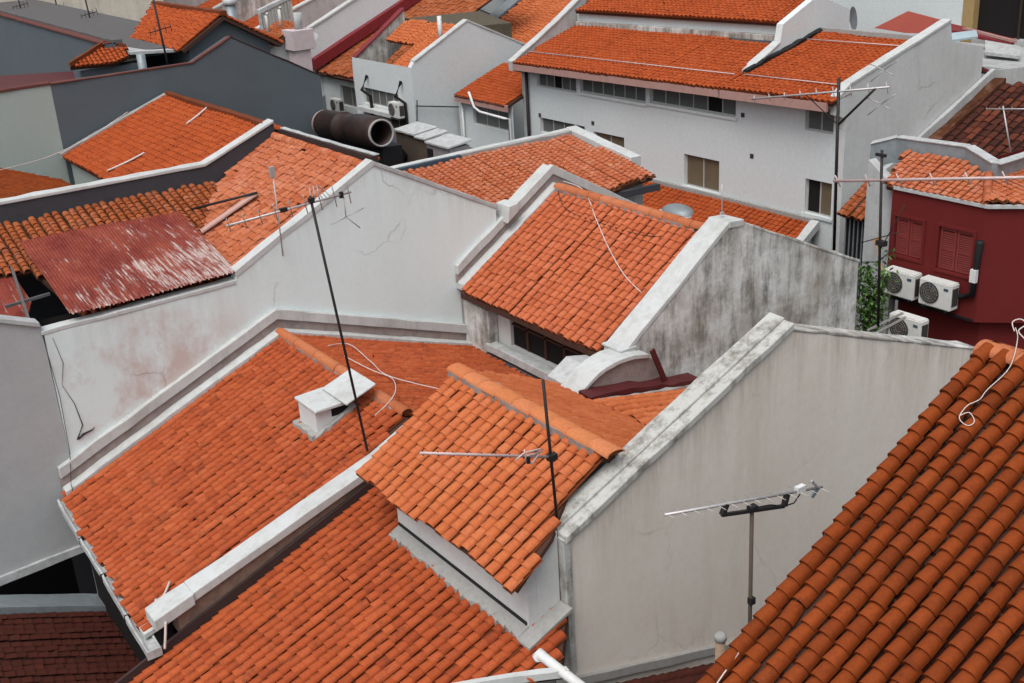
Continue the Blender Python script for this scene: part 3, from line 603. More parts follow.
MB().slab([A(12.36, 20, -7.66), A(14.97, 20, -5.99), A(17.7, 20, -7.55)], -0.06, 0.05, (0, 1, 0), -0.10, 0.28).build("coping", "coping", wBo)
kn = MB(); kn.prism([A(13.55, 19.72, -6.92), A(13.85, 19.72, -6.72), A(13.85, 19.72, -6.52), A(13.62, 19.72, -6.55)], A(0, 0.5, 0)); kn.build("coping_knuckle", "coping", wBo)
# near gable of B, mouldy face
YG = 14.55
tg = [(12.42, -8.02), (14.97, -6.20), (15.35, -6.22), (18.80, -7.78)]
wg = MB(); wallY(wg, [(12.45, GZ), (18.80, GZ)]+[(a, b-0.04) for a, b in reversed(tg)], YG, 0.46); wgo = wg.build("gable_end", "grunge", hB)
MB().slab([A(12.36, YG, -8.06), A(14.97, YG, -6.20)], -0.05, 0.07, (0, 1, 0), -0.02, 0.52, 0.5).build("coping", "coping", wgo)
MB().slab([A(14.96, YG, -6.20), A(15.36, YG, -6.24)], -0.05, 0.075, (0, 1, 0), -0.025, 0.53, 0.5).build("coping", "coping", wgo)
MB().slab([A(15.36, YG, -6.24), A(18.83, YG, -7.80)], -0.03, 0.03, (0, 1, 0), -0.01, 0.46, 0.4).build("coping", "grunge", wgo)
MB().box((12.28, YG-0.02, -9.2), (12.62, YG+0.46, -7.99)).build("end_pier", "white", wgo)
MB().box((12.26, YG-0.035, -7.99), (12.64, YG+0.50, -7.94)).build("pier_cap", "coping", wgo)
# wall under the eave with its dark opening
fb = MB(); facadeX(fb, 12.66, 15.0, 19.9, -9.60, -8.05, [(15.15, 18.55, -9.16, -8.22)], 0.08); fb.build("wall", "white", hB)
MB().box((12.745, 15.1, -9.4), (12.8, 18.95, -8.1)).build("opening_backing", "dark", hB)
sl_ = MB()
for k in range(5): y = 15.5+k*0.62; sl_.box((12.70, y, -9.14), (12.74, y+0.07, -8.22))
sl_.box((12.70, 15.15, -8.70), (12.735, 18.55, -8.66)); sl_.build("opening_mullion", "deck", hB)
ev = MB(); ev.slab([A(12.24, 19.75, -8.24), A(12.24, 15.05, -8.24)], -0.06, 0.05, (1, 0, 0), 0.0, 0.035, 0.4); ev.slab([A(12.4, 19.75, -8.2), A(12.4, 15.05, -8.2)], -0.03, 0.0, (1, 0, 0), 0.0, 0.3, 1); ev.build("eave_board", "deck", hB)
gt = MB(); gt.slab([A(12.45, 19.1, -9.18), A(12.45, 15.1, -9.18)], -0.18, 0.0, (1, 0, 0), -0.10, 0.16, 0.5); gto = gt.build("box_gutter", "gutter", hB)
MB().slab([A(12.30, 19.1, -9.50), A(12.30, 15.1, -9.50)], -0.12, 0.08, (1, 0, 0), 0.0, 0.3, 0.3).build("gutter_flashing", "band", gto)
MB().box((12.42, 19.0, -9.75), (12.64, 19.96, -8.45)).build("masonry_plinth", "grunge", hB)

# ================================================================== HOUSE H behind the tall wall, with S roof and rusty sheet
hH = thing("shophouse", "house with sunbleached roof, valley and dark grey parapet behind the tall white gable", "house", (8, 22.5, GZ))
va = [oP(218, 184, PH), oP(195, 236, PH), A(7.55, 20.26, zon(PH, 7.55, 0))]
tiled("tiled_roof", [va[2], A(10.5, 20.26, zon(PH, 10.5, 0)), A(10.5, 24.7, zon(PH, 10.5, 0)), A(9.4, 24.75, zon(PH, 9.4, 0)), va[0], va[1]], hH, "t_h", seg=5, wob=0.012, odd=0.05, slip=0.02, high=0.04, wid=0.92)
s18 = math.radians(17); PS = (A(4.4, 24.68, -5.99), A(0, -math.sin(s18), math.cos(s18)))
tiled("tiled_roof", [on(PS, 0.8, 24.66), on(PS, 9.25, 24.66), on(PS, 7.9, 22.7), on(PS, 7.5, 20.3), on(PS, 5.0, 20.3), on(PS, 4.45, 22.9), on(PS, 3.9, 22.85), on(PS, 0.8, 22.7)], hH, "t_s", col=0.165, course=0.15, seg=6, wob=0.008, high=0.06, wid=0.84, odd=0.04)
tp = [A(0.5, 24.7, -5.60), A(8.86, 24.7, -5.60), A(10.62, 24.7, -4.90)]
bd = MB(); wallY(bd, [(0.5, GZ), (10.62, GZ)]+[(p[0], p[2]) for p in reversed(tp)], 24.7, 0.24); bdo = bd.build("parapet", "band", hH)
MB().slab(tp, -0.01, 0.06, (0, 1, 0), -0.03, 0.27).build("coping", "coping", bdo)
rw = MB(); rw.slab([A(10.72, 24.75, -5.25), A(10.72, 20.3, -5.20), ], -0.5, 0.17, (1, 0, 0), 0.0, 0.16); rwo = rw.build("ridge_wall", "band_brown", hH)
MB().slab([A(10.72, 24.75, -5.25), A(10.72, 20.3, -5.20)], 0.17, 0.19, (1, 0, 0), 0.06, 0.18).build("coping", "gutter", rwo)
ridge("ridge_cap", A(10.56, 24.6, -5.20), A(10.56, 20.3, -5.20), hH, "t_h", r=0.10, L=0.2, seg=6, mortar=False)
fr = MB()
for a, b in ((oP(0, 268, PS), oP(32, 258, PS)), (oP(10, 262, PS), A(3.72, 20.2, -6.85)), (A(3.6, 21.5, -6.7), A(4.4, 21.5, -6.65)), (A(3.0, 22.0, -6.62), A(3.86, 20.25, -6.88))): fr.bar(a+A(0, 0, -0.03), b+A(0, 0, -0.03), 0.05, 0.05)
fr.build("roof_frame", "roofgrey", hH)
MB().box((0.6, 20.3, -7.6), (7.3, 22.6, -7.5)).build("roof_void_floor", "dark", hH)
rp = MB(); rp.prism([oP(x, y, PS)+A(0, 0, -0.06) for x, y in ((-14, 274), (10, 268), (31, 300), (27, 317), (-14, 314))], A(0, 0, 0.03)); rp.build("collapsed_sheet", "rust", hH)

def corrugated(name, p00, p10, p11, p01, n, amp, mat, parent=None, loc=None):
    p00, p10, p11, p01 = map(lambda p: A(*p), (p00, p10, p11, p01)); vs = []; fs = []; K = n*6; R = 10
    nn = np.cross(p10-p00, p01-p00); nn /= np.linalg.norm(nn); nn = nn if nn[2] > 0 else -nn
    for j in range(R+1):
        for i in range(K+1):
            u, v = i/K, j/R; a = p00+(p10-p00)*u; b = p01+(p11-p01)*u; ex = 0.05*math.sin(i*0.7+j)*(j in (0, R))*0.6
            vs.append(a+(b-a)*(v+ex*0.25)+nn*(amp*math.sin(i/6*2*math.pi)+0.02*math.sin(u*5+v*3)+(0.02 if 4 < j else 0)))
    for j in range(R):
        for i in range(K): fs.append((j*(K+1)+i, j*(K+1)+i+1, (j+1)*(K+1)+i+1, (j+1)*(K+1)+i))
    return MB().add(vs, fs, True).build(name, mat, parent, loc, fix=False)
rs = corrugated("corrugated_sheet", oP(20, 246, PS)+A(0, 0, 0.09), oP(180, 214, PS)+A(0, 0, 0.09), A(7.46, 20.0, -6.66), A(4.35, 20.0, -6.68), 52, 0.010, "rust", None, (6, 21.8, -6.6))
tag(rs, "rusty dark red corrugated sheet with flaked white paint lying on the old tiles", "metal sheet")
bx = MB(); a0, a1 = oP(202, 236, PH)+A(0, 0, 0.10), oP(258, 199, PH)+A(0, 0, 0.14); bx.bar(a0, a1, 0.26, 0.035); bo = bx.build("timber_board", "board", None); tag(bo, "bleached pinkish board lying across the sunbleached roof", "board")
bx = MB(); bx.tube([oP(182, 221, PH)+A(0, 0, 0.2), oP(258, 202, PH)+A(0, 0, 0.2)], 0.03); bo = bx.build("steel_bar", "steel", None); tag(bo, "thin dark bar lying above the bleached board by the rusty sheet", "bar")

# ================================================================== HOUSE I and the slate gable J
hI = thing("shophouse", "house with plain orange slope between dark grey parapet and slate blue gable", "house", (9, 28, GZ))
PI_ = plx((7.5, 0, -6.12), (10.5, 0, -5.0))
tiled("tiled_roof", [on(PI_, 7.45, 31.25), on(PI_, 10.48, 31.25), on(PI_, 10.48, 24.98), on(PI_, 7.45, 24.98)], hI, "t_g", seg=4, tidy=True, odd=0.02)
MB().slab([A(10.5, 31.3, -4.98), A(10.5, 24.9, -4.98)], -0.06, 0.08, (1, 0, 0), -0.09, 0.09).build("ridge_cap", "ridge", hI)
MB().slab([on(PI_, 7.4, 31.3), on(PI_, 10.5, 31.3)], -0.02, 0.10, (0, 1, 0), -0.12, 0.08).build("verge_mortar", "mortar", hI)
MB().prism([A(7.6, 31.2, GZ), A(7.6, 25.0, GZ), A(7.6, 25.0, -6.25), A(7.6, 31.2, -6.25)], A(0.2, 0, 0)).build("wall", "pale_green", hI)
PI_R = plx((10.5, 0, -5.0), (13.6, 0, -6.4))
tiled("tiled_roof", [on(PI_R, 10.6, 31.25), on(PI_R, 13.4, 31.25), on(PI_R, 13.4, 24.98), on(PI_R, 10.6, 24.98)], hI, "t_g", seg=4)
low = thing("low_roof", "small dark red roof in the pit beside the pale green wall", "roof", (5, 28, -8))
PLo = plx(oY(0, 168, 31.3), oY(85, 184, 31.3))
tiled("tiled_roof", [on(PLo, 1, 31), on(PLo, 7.2, 31), on(PLo, 7.2, 25.0), on(PLo, 1, 25.0)], low, "t_e", seg=4)
jY = 31.5
wJ = thing("gable_wall", "slate blue gable wall with thin red coping above the orange slope", "wall", (10, jY, GZ))
jt = [tuple(oY(x, y, jY)[[0, 2]]) for x, y in ((50, 84), (192, 63), (230, 37), (320, 75))]
jm = MB(); wallY(jm, [(jt[0][0], GZ), (jt[3][0], GZ)]+jt[::-1], jY, 0.3); jm.build("wall", "slate", wJ)
MB().slab([A(a, jY, b) for a, b in jt[:3]], -0.02, 0.02, (0, 1, 0), -0.03, 0.15).build("coping", "thinred", wJ)
MB().slab([A(a, jY, b) for a, b in jt[2:]], -0.02, 0.03, (0, 1, 0), -0.02, 0.32).build("coping", "band_brown", wJ)
MB().box((jt[3][0]-0.3, jY+0.02, GZ), (jt[3][0]-0.02, jY+6, jt[3][1]-0.05)).build("wall", "slate", wJ)
wP = thing("side_wall", "pale green wall joined to the slate blue gable at the far edge", "wall", (4, jY, GZ))
j0 = tuple(oY(-60, 101, jY)[[0, 2]]); jp = MB(); wallY(jp, [(j0[0], GZ), (jt[0][0], GZ), (jt[0][0], jt[0][1]), j0], jY, 0.3); jp.build("wall", "pale_green", wP)
MB().slab([A(j0[0], jY, j0[1]), A(jt[0][0], jY, jt[0][1])], -0.02, 0.05, (0, 1, 0), -0.03, 0.15).build("coping", "thinred", wP)

# behind J: slate house with orange roof, slate wall, weathered concrete block
hQ = thing("house", "slate blue house with orange gabled roof behind the slate gable wall", "house", (13, 36, GZ))
q0 = oY(222, 14, 33.2); q1 = oY(180, 49, 33.2); q2 = oY(262, 33, 33.2)
PQ = plx(q1, q0); PQR = plx(q0, q2)
tiled("tiled_roof", [A(q1[0], 33.1, q1[2]), A(q0[0], 33.1, q0[2]), A(q0[0], 39, q0[2]), A(q1[0], 37.5, q1[2])], hQ, "t_g", seg=4)
tiled("tiled_roof", [on(PQR, q0[0], 33.1), on(PQR, q2[0]+0.6, 33.1), on(PQR, q2[0]+0.6, 39), on(PQR, q0[0], 39)], hQ, "t_g", seg=4)
MB().slab([A(q0[0], 39, q0[2]), A(q0[0], 33.1, q0[2])], -0.03, 0.09, (1, 0, 0), -0.1, 0.1).build("ridge_cap", "ridge", hQ)
wq = MB(); wallY(wq, [(q1[0]+0.35, GZ), (q2[0]+0.3, GZ), (q2[0]+0.3, q2[2]-0.2), (q0[0], q0[2]-0.16), (q1[0]+0.35, q1[2]-0.05)], 33.45, 5.0); wq.build("wall", "slate_lt", hQ)
aw = MB(); aw.slab([A(q1[0]-1.3, 33.6, q1[2]+0.02), A(q1[0]+0.4, 33.6, q1[2]-0.1)], -0.05, 0.02, (0, 1, 0), 0, 1.6); aw.build("awning", "gutter", hQ)
MB().tube([A(q1[0]-1.1, 33.4, q1[2]-1.4), A(q1[0]-1.1, 33.4, q1[2]-0.02)], 0.13, 8).build("vent_pipe", "grey_metal", hQ)
hN = thing("house", "long slate grey building with flat parapet at the far upper corner", "house", (9, 40, GZ))
n0 = oY(105, 44, 34.0); nX = n0[0]
MB().prism([A(nX, 34.0, GZ), A(nX, 60, GZ), A(nX, 60, n0[2]+0.25), A(nX, 34.0, n0[2])], A(0.3, 0, 0)).build("wall", "slate", hN)
MB().prism([A(nX+0.3, 34, n0[2]-0.3), A(nX+3.6, 34, n0[2]-0.3), A(nX+3.6, 60, n0[2]-0.1), A(nX+0.3, 60, n0[2]-0.1)], A(0, 0, -0.2)).build("flat_roof", "roofgrey", hN)
MB().slab([A(nX, 34, n0[2]), A(nX, 60, n0[2]+0.25)], -0.03, 0.03, (1, 0, 0), -0.06, 0.2).build("coping", "thinred", hN)
MB().slab([A(nX, 34, n0[2]), A(nX, 60, n0[2]+0.25)], -0.05, 0.08, (1, 0, 0), 0.22, 0.5).build("coping", "roofgrey", hN)
hO = thing("house", "small orange roofed outhouse tucked behind the slate gable wall", "house", (10, 33, GZ))
o0 = oY(105, 44, 34.2); PO = (o0, A(0, -math.sin(.5), math.cos(.5)))
tiled("tiled_roof", [oP(x, y, PO) for x, y in ((105, 44), (126, 47), (127, 56), (113, 62), (70, 66))], hO, "t_g", seg=4, tidy=True, col=0.13, course=0.15, high=0.02)
o1 = oP(70, 66, PO); MB().slab([o1, o0, oP(126, 47, PO)], -0.02, 0.09, (0, 1, 0), -0.05, 0.12).build("ridge_cap", "ridge", hO)
MB().box((o1[0]+0.3, o1[1]+0.2, GZ), (o0[0]+0.9, 34.4, o1[2]-0.2)).build("wall", "slate", hO)
hR = thing("low_roof", "dark maroon ridge roof at the far edge behind the pale green wall", "roof", (3, 34, GZ))
MB().prism([A(1, 33, -4.6), A(nX-0.4, 33, -4.9), A(nX-0.4, 33, -4.7), A(1, 33, -4.1)], A(0, 3.5, 0)).build("roof_sheet", "red_dark", hR)
MB().slab([A(1, 32.9, -4.12), A(nX-0.4, 32.9, -4.7)], 0, 0.05, (0, 1, 0), 0, 0.2).build("ridge_cap", "thinred", hR)
MB().box((1, 33.1, GZ), (nX-0.45, 36.4, -4.9)).build("wall", "slate", hR)
cK = thing("concrete_building", "streaked weathered concrete block filling the far upper corner", "building", (8, 58, GZ))
MB().box((-25, 56, GZ), (oY(165, 10, 56)[0], 70, 2)).build("wall", "grunge_far", cK)
MB().slab([A(8, 55.8, oY(40, 18, 55.8)[2]-0.3), A(20, 55.8, oY(165, 30, 55.8)[2]-0.2)], -0.6, 0.0, (0, 1, 0), -2.5, 0.0).build("ledge", "grey_metal", cK)

# ================================================================== HOUSE F
hF = thing("shophouse", "house with low pinkish roof and white upstand coping in front of the white facade", "house", (17, 23, GZ))
PF = pl3(A(14, 24.6, -6.64), A(19, 24.6, -6.60), A(14, 21.2, -7.22))
tiled("tiled_roof", [on(PF, 12.5, 24.6), on(PF, 19.2, 24.6), on(PF, 19.2, 21.3), on(PF, 12.5, 20.6)], hF, "t_h", seg=5, wob=0.006, col=0.18, course=0.16)
MB().slab([A(13.2, 24.62, -6.66), A(15.6, 24.62, -6.62)], -0.1, 0.10, (0, 1, 0), 0, 0.12).build("edge_flashing", "blue", hF)
MB().slab([A(15.6, 24.62, -6.62), A(19.3, 24.62, -6.60)], -0.1, 0.10, (0, 1, 0), 0, 0.12).build("edge_flashing", "mortar", hF)
MB().slab([A(13.2, 24.74, -6.63), A(19.3, 24.74, -6.57)], -0.1, 0.10, (0, 1, 0), 0, 0.22).build("coping", "coping", hF)
MB().slab([A(19.22, 24.9, -6.58), A(19.22, 22.2, -7.0)], -0.12, 0.14, (1, 0, 0), 0, 0.35).build("coping", "coping", hF)
MB().slab([A(16.4, 21.35, -7.32), A(19.2, 21.2, -7.36)], -0.16, 0.0, (0, 1, 0), -0.14, 0.02).build("eave_gutter", "band", hF)
MB().prism([A(13.2, 21.6, GZ), A(19.1, 21.6, GZ), A(19.1, 21.6, -7.4), A(13.2, 21.6, -7.4)], A(0, 3.1, 0)).build("wall", "grey_white", hF)

# ================================================================== WHITE FACADE HOUSE G
hG = thing("townhouse", "long white townhouse block with orange roofs and a row of strip windows", "house", (28, 28, GZ))
XG = 25.0; GY0, GY1 = 20.3, 34.6
pt = math.radians(18); ez = lambda y: -5.95-0.0178*(y-20.3)
holes = []
def hole(x0, y0, x1, y1):
    a = oX(x0, y0, XG); b = oX(x1, y1, XG); return (min(a[1], b[1]), max(a[1], b[1]), min(a[2], b[2]), max(a[2], b[2]))
hs_ = dict(s1=(31.7, 34.0, -7.08, -6.55), s2=(28.1, 31.5, -7.02, -6.50), s3=(24.1, 27.9, -6.97, -6.46), s4=(20.45, 21.45, -6.98, -6.30),
           w1=(24.75, 26.3, -9.42, -8.40), w2=(29.2, 30.8, -9.2, -8.30), w3=(31.3, 33.9, -8.75, -8.2), w4=(20.4, 21.35, -9.35, -8.35))
gm = MB(); facadeX(gm, XG, GY0, GY1, GZ, -6.2, list(hs_.values()), 0.18); gm.build("wall", "white_far", hG)
windowX(hG, XG, hs_['s1'], 5, "glass", dark_cells=(2,)); windowX(hG, XG, hs_['s2'], 6, "glass"); windowX(hG, XG, hs_['s3'], 6, "glass", dark_cells=(1,))
windowX(hG, XG, hs_['s4'], 2, "glass"); windowX(hG, XG, hs_['w1'], 2, "louvre"); windowX(hG, XG, hs_['w2'], 2, "louvre"); windowX(hG, XG, hs_['w3'], 4, "glass"); windowX(hG, XG, hs_['w4'], 2, "louvre", dark_cells=(1,))
for (a, b, c, d) in (hs_['w1'], hs_['w2'], hs_['w4'], hs_['s2'], hs_['s3']): MB().box((XG-0.05, a-0.08, c-0.09), (XG+0.02, b+0.08, c-0.003)).build("window_sill", "white_far", hG)
ve = MB()
for x, y in ((540, 115), (593, 123), (752, 156), (743, 115)): p = oX(x, y, XG); ve.box(p+A(-0.02, -0.065, -0.065), p+A(0.01, 0.065, 0.065))
ve.build("wall_vent", "acdark", hG)
PGm = pl3(A(24.45, 20.3, -5.98), A(24.45, 34.6, -6.22), A(24.45, 20.3, -5.98)+A(1, 0, math.tan(pt)))
g_t1, g_t2 = oP(558, 23, PGm), oP(774, 44, PGm)
tiled("tiled_roof", [on(PGm, 24.45, 34.7), on(PGm, g_t1[0], 34.7), on(PGm, g_t2[0], 24.45), on(PGm, 24.45, 24.2)], hG, "t_g", seg=4, tidy=True, odd=0.003)
PGs = pl3(A(24.40, 24.15, -6.02), A(24.40, 20.2, -5.95), A(29.0, 24.15, -4.84))
tiled("tiled_roof", [on(PGs, 24.40, 24.15), on(PGs, 28.7, 24.15), on(PGs, 28.5, 20.30), on(PGs, 24.40, 20.05)], hG, "t_g", seg=4, tidy=True, odd=0.003)
tx = max(g_t1[0], g_t2[0])
cl = MB(); cl.prism([on(PGm, tx, 34.7, 0.0), on(PGm, tx, 24.45, 0.0), on(PGm, tx, 24.45, 0.58), on(PGm, tx, 34.7, 0.58)], A(0.2, 0, 0)); cl.build("clerestory_wall", "white_far", hG)
PGu = (on(PGm, tx-0.15, 28, 0.62), PGm[1])
tiled("jack_roof", [on(PGu, tx-0.2, 34.6), on(PGu, tx+2.4, 34.6), on(PGu, tx+2.4, 24.45), on(PGu, tx-0.2, 24.45)], hG, "t_g", seg=4, tidy=True, odd=0.003)
MB().slab([on(PGu, tx+2.4, 34.6), on(PGu, tx+2.4, 24.45)], -0.05, 0.12, (1, 0, 0), -0.12, 0.12).build("ridge_cap", "ridge", hG)
MB().slab([on(PGm, tx-0.06, 34.6, 0.02), on(PGm, tx-0.06, 24.5, 0.02)], -0.04, 0.14, (1, 0, 0), -0.1, 0.1).build("flashing_board", "grunge", hG)
dv = [(g, h+0.13*(k < 2)) for k, (g, h) in enumerate([tuple(oY(x, y, 24.4)[[0, 2]]) for x, y in ((742, 76), (775, 47), (778, 24), (807, 0), (818, -3), (845, 9))])]
dm = MB(); wallY(dm, [(dv[0][0], -8), (dv[5][0], -8)]+dv[::-1], 24.2, 0.25); dmo = dm.build("dividing_wall", "white_far", hG)
MB().slab([A(a, 24.2, b) for a, b in dv[:2]], -0.02, 0.05, (0, 1, 0), -0.03, 0.29).build("coping", "coping", dmo)
MB().slab([on(PGs, 25.4, 24.13, 0.05), on(PGs, 28.7, 24.13, 0.05)], 0.0, 0.09, (0, 1, 0), -0.12, 0.08, 0.25, 0.02).build("valley_flashing", "black", dmo)
gw = [(24.62, -5.90), (25.04, -5.60), (29.27, -4.40), (29.42, -4.95), (30.98, -5.30)]
gm2 = MB(); wallY(gm2, [(24.96, GZ), (30.98, GZ)]+[(a, b-0.03) for a, b in reversed(gw)]+[(24.62, -6.35), (24.96, -6.5)], 20.02, 0.27); go = gm2.build("gable_end", "gable_far", hG)
MB().slab([A(a, 20.02, b) for a, b in gw[:3]], -0.04, 0.05, (0, 1, 0), -0.02, 0.29).build("coping", "coping", go)
MB().slab([on(PGs, 28.7, 24.1, 0.06), on(PGs, 28.5, 20.3, 0.06)], -0.05, 0.08, (1, 0, 0), -0.08, 0.1).build("ridge_cap", "mortar", hG)
MB().prism([on(PGs, 28.75, 24.1, -0.02), on(PGs, 28.55, 20.3, -0.02), A(32, 20.3, -6.2), A(32, 24.1, -6.2)], A(0, 0, -0.1)).build("roof_sheet", "red_metal", hG)
fa = MB(); fa.slab([on(PGm, 24.43, 34.65, -0.06), on(PGm, 24.43, 24.25, -0.06)], -0.20, 0.02, (1, 0, 0), 0.0, 0.08, 1); fa.slab([on(PGs, 24.36, 24.15, -0.06), on(PGs, 24.36, 20.2, -0.06)], -0.22, 0.02, (1, 0, 0), 0.0, 0.08, 1); fa.build("fascia", "pinkfascia", hG)
wi = MB()
for d in (0.35, 0.9): wi.tube([on(PGm, 24.45+d*1.1+0.3, 34.6, 0.09), on(PGm, 24.45+d*1.1+0.3, 24.3, 0.09)], 0.018, 4) if d < 0.5 else wi.tube([on(PGs, 25.2, 24.0, 0.09), on(PGs, 25.2, 20.4, 0.09)], 0.018, 4)
wi.tube([on(PGs, 27.9, 24.0, 0.09), on(PGs, 27.9, 20.4, 0.09)], 0.018, 4); wi.build("roof_wire", "alu_pink", hG)
lp = [tuple(oY(x, y, 34.75)[[0, 2]]) for x, y in ((512, 64), (556, 24), (582, -2))]
lm = MB(); wallY(lm, [(25.03, -12), (30, -12), (30, -4.2)]+[(a, b+0.05) for a, b in lp[::-1]]+[(lp[0][0], lp[0][1]-0.25), (25.03, -6.7)], 34.72, 0.25); lmo = lm.build("dividing_wall", "grey_white", hG)
MB().slab([A(a, 34.72, b+0.05) for a, b in lp], -0.02, 0.06, (0, 1, 0), -0.03, 0.29).build("coping", "coping", lmo)
MB().tube([A(24.9, 34.5, -6.3), A(24.9, 34.5, -12)], 0.06, 8).build("drain_pipe", "steel", hG)
# lean-to roof K in front of the facade, domed vent on it
hK = thing("lean_to_roof", "orange lean-to roof at the foot of the long white facade", "roof", (23, 24, -10))
PK = plx((24.98, 0, -9.55), (21.2, 0, -11.1))
tiled("tiled_roof", [on(PK, 24.95, 30.5), on(PK, 24.95, 20.9), on(PK, 21.0, 20.0), on(PK, 21.0, 30.5)], hK, "t_g", seg=4, tidy=True, odd=0.003)
MB().slab([on(PK, 24.97, 30.5), on(PK, 24.97, 20.9)], -0.02, 0.12, (1, 0, 0), -0.1, 0.02).build("flashing_board", "mortar", hK)
MB().slab([on(PK, 24.9, 20.85), on(PK, 21.0, 19.95)], -0.12, 0.12, (0, 1, 0), -0.14, 0.14).build("verge_mortar", "coping", hK)
MB().prism([A(21.2, 20.2, GZ), A(24.9, 20.95, GZ), on(PK, 24.9, 20.95, -0.2), on(PK, 21.2, 20.2, -0.2)], A(0, 9.5, 0)).build("wall", "grey_white", hK)
dvp = oP(678, 214, PK); dt_ = thing("roof_vent", "pale domed metal vent on the lean-to roof behind the bright ridge", "vent", dvp)
vs = []; fs = []
for j in range(6):
    t = j/5*math.pi/2
    for i in range(16): a = i/16*2*math.pi; vs.append(dvp+A(0.42*math.cos(t)*math.cos(a), 0.62*math.cos(t)*math.sin(a), 0.05+0.26*math.sin(t)))
for j in range(5):
    for i in range(16): fs.append((j*16+i, j*16+(i+1) % 16, (j+1)*16+(i+1) % 16, (j+1)*16+i))
MB().add(vs, fs, True).build("vent_dome", "grey_metal", dt_)
MB().box(dvp+A(-0.46, -0.66, -0.3), dvp+A(0.46, 0.66, 0.05)).build("vent_curb", "gutter", dt_)

# ================================================================== extension and gable house L, left of G
hX = thing("house_extension", "low orange lean-to extension between the two white houses", "house", (25, 36, GZ))
PX = plx((24.2, 0, -7.78), (26.4, 0, -6.95))
tiled("tiled_roof", [on(PX, 24.2, 38.4), on(PX, 26.6, 38.4), on(PX, 26.6, 34.9), on(PX, 24.2, 34.9)], hX, "t_g", seg=4, tidy=True)
MB().slab([on(PX, 24.2, 38.4), on(PX, 24.2, 34.85)], -0.24, 0.0, (1, 0, 0), 0.0, 0.06, 1).build("fascia", "pinkfascia", hX)
xm = MB(); facadeX(xm, 24.5, 34.9, 38.6, GZ, -7.85, [(35.2, 37.6, -8.85, -8.1)], 0.18); xm.build("wall", "white_far", hX)
windowX(hX, 24.5, (35.2, 37.6, -8.85, -8.1), 3, "glass")
xp = MB(); xp.tube([A(24.1, 37.2, -7.5), A(24.1, 36.9, -8.05), A(24.15, 36.6, -8.2), A(24.15, 35.0, -8.25), A(24.35, 34.95, -8.3), A(24.35, 34.95, -12)], 0.05); xp.tube([A(24.4, 38.2, -8), A(24.4, 38.2, -11)], 0.05); xp.build("drain_pipe", "pvc", hX)
hL = thing("house", "white gabled house with plain blank gable left of the lean-to extension", "house", (24, 41, GZ))
LY = 38.8
lt = [tuple(oY(x, y, LY)[[0, 2]]) for x, y in ((358, 62), (410, 68), (414, 62), (467, 21), (532, 48))]
XL = oY(411, 66, LY)[0]
lw = MB(); wallY(lw, [(XL, GZ), (lt[4][0], GZ), lt[4], lt[3], lt[2], (XL, lt[1][1])], LY, 0.25); lwo = lw.build("gable_end", "white_far", hL)
MB().slab([A(lt[2][0], LY, lt[2][1]), A(lt[3][0], LY, lt[3][1]), A(lt[4][0], LY, lt[4][1])], -0.02, 0.06, (0, 1, 0), -0.03, 0.28).build("coping", "coping", lwo)
h1 = oX(366, 88, XL); h2 = oX(404, 112, XL)
fm_ = MB(); facadeX(fm_, XL, LY+0.25, 43.6, GZ, lt[1][1], [(40.0, 42.9, -8.35, -7.7), (39.6, 41.0, -9.3, -8.6)], 0.18); fm_.build("wall", "white_far", hL)
windowX(hL, XL, (40.0, 42.9, -8.35, -7.7), 5, "glass"); windowX(hL, XL, (39.6, 41.0, -9.3, -8.6), 2, "timber")
MB().box((XL-0.3, 39.6, -8.62), (XL, 43, -8.46)).build("window_hood", "coping", hL)
PLr = plx((lt[2][0]+0.3, 0, lt[2][1]-0.35), (lt[3][0], 0, lt[3][1]-0.25))
tiled("tiled_roof", [on(PLr, lt[2][0]+0.1, LY+0.3), on(PLr, lt[3][0], LY+0.3), on(PLr, lt[3][0], 43.4), on(PLr, XL+1.6, 43.4), on(PLr, XL+1.6, 41.0), on(PLr, lt[2][0]+0.1, 41.0)], hL, "t_new", seg=4, down=(-1, 0, -0.5))
MB().slab([A(XL+0.1, 43.6, lt[1][1]-0.2), A(lt[3][0], 43.6, lt[3][1]+0.1)], -1.2, 0.08, (0, 1, 0), 0, 0.25).build("parapet", "grunge", hL)
MB().slab([A(XL+0.1, 43.55, lt[1][1]-0.12), A(lt[3][0], 43.55, lt[3][1]+0.18)], 0, 0.08, (0, 1, 0), 0, 0.35).build("coping", "red_metal", hL)
MB().tube([oY(441, 42, 39.3), oY(439, 16, 39.3)], 0.09, 6).build("vent_pipe", "pvc", hL)
for (px_, py_) in ((368, 78), (402, 84)):
    p = oX(px_, py_, XL); MB().tube([p+A(-0.05, 0, 0.1), p+A(-0.45, -0.2, -0.4), p+A(-0.1, -0.25, -0.7), p+A(-0.08, -0.25, -2.2)], 0.07, 6).build("drain_pipe", "steel", hL)

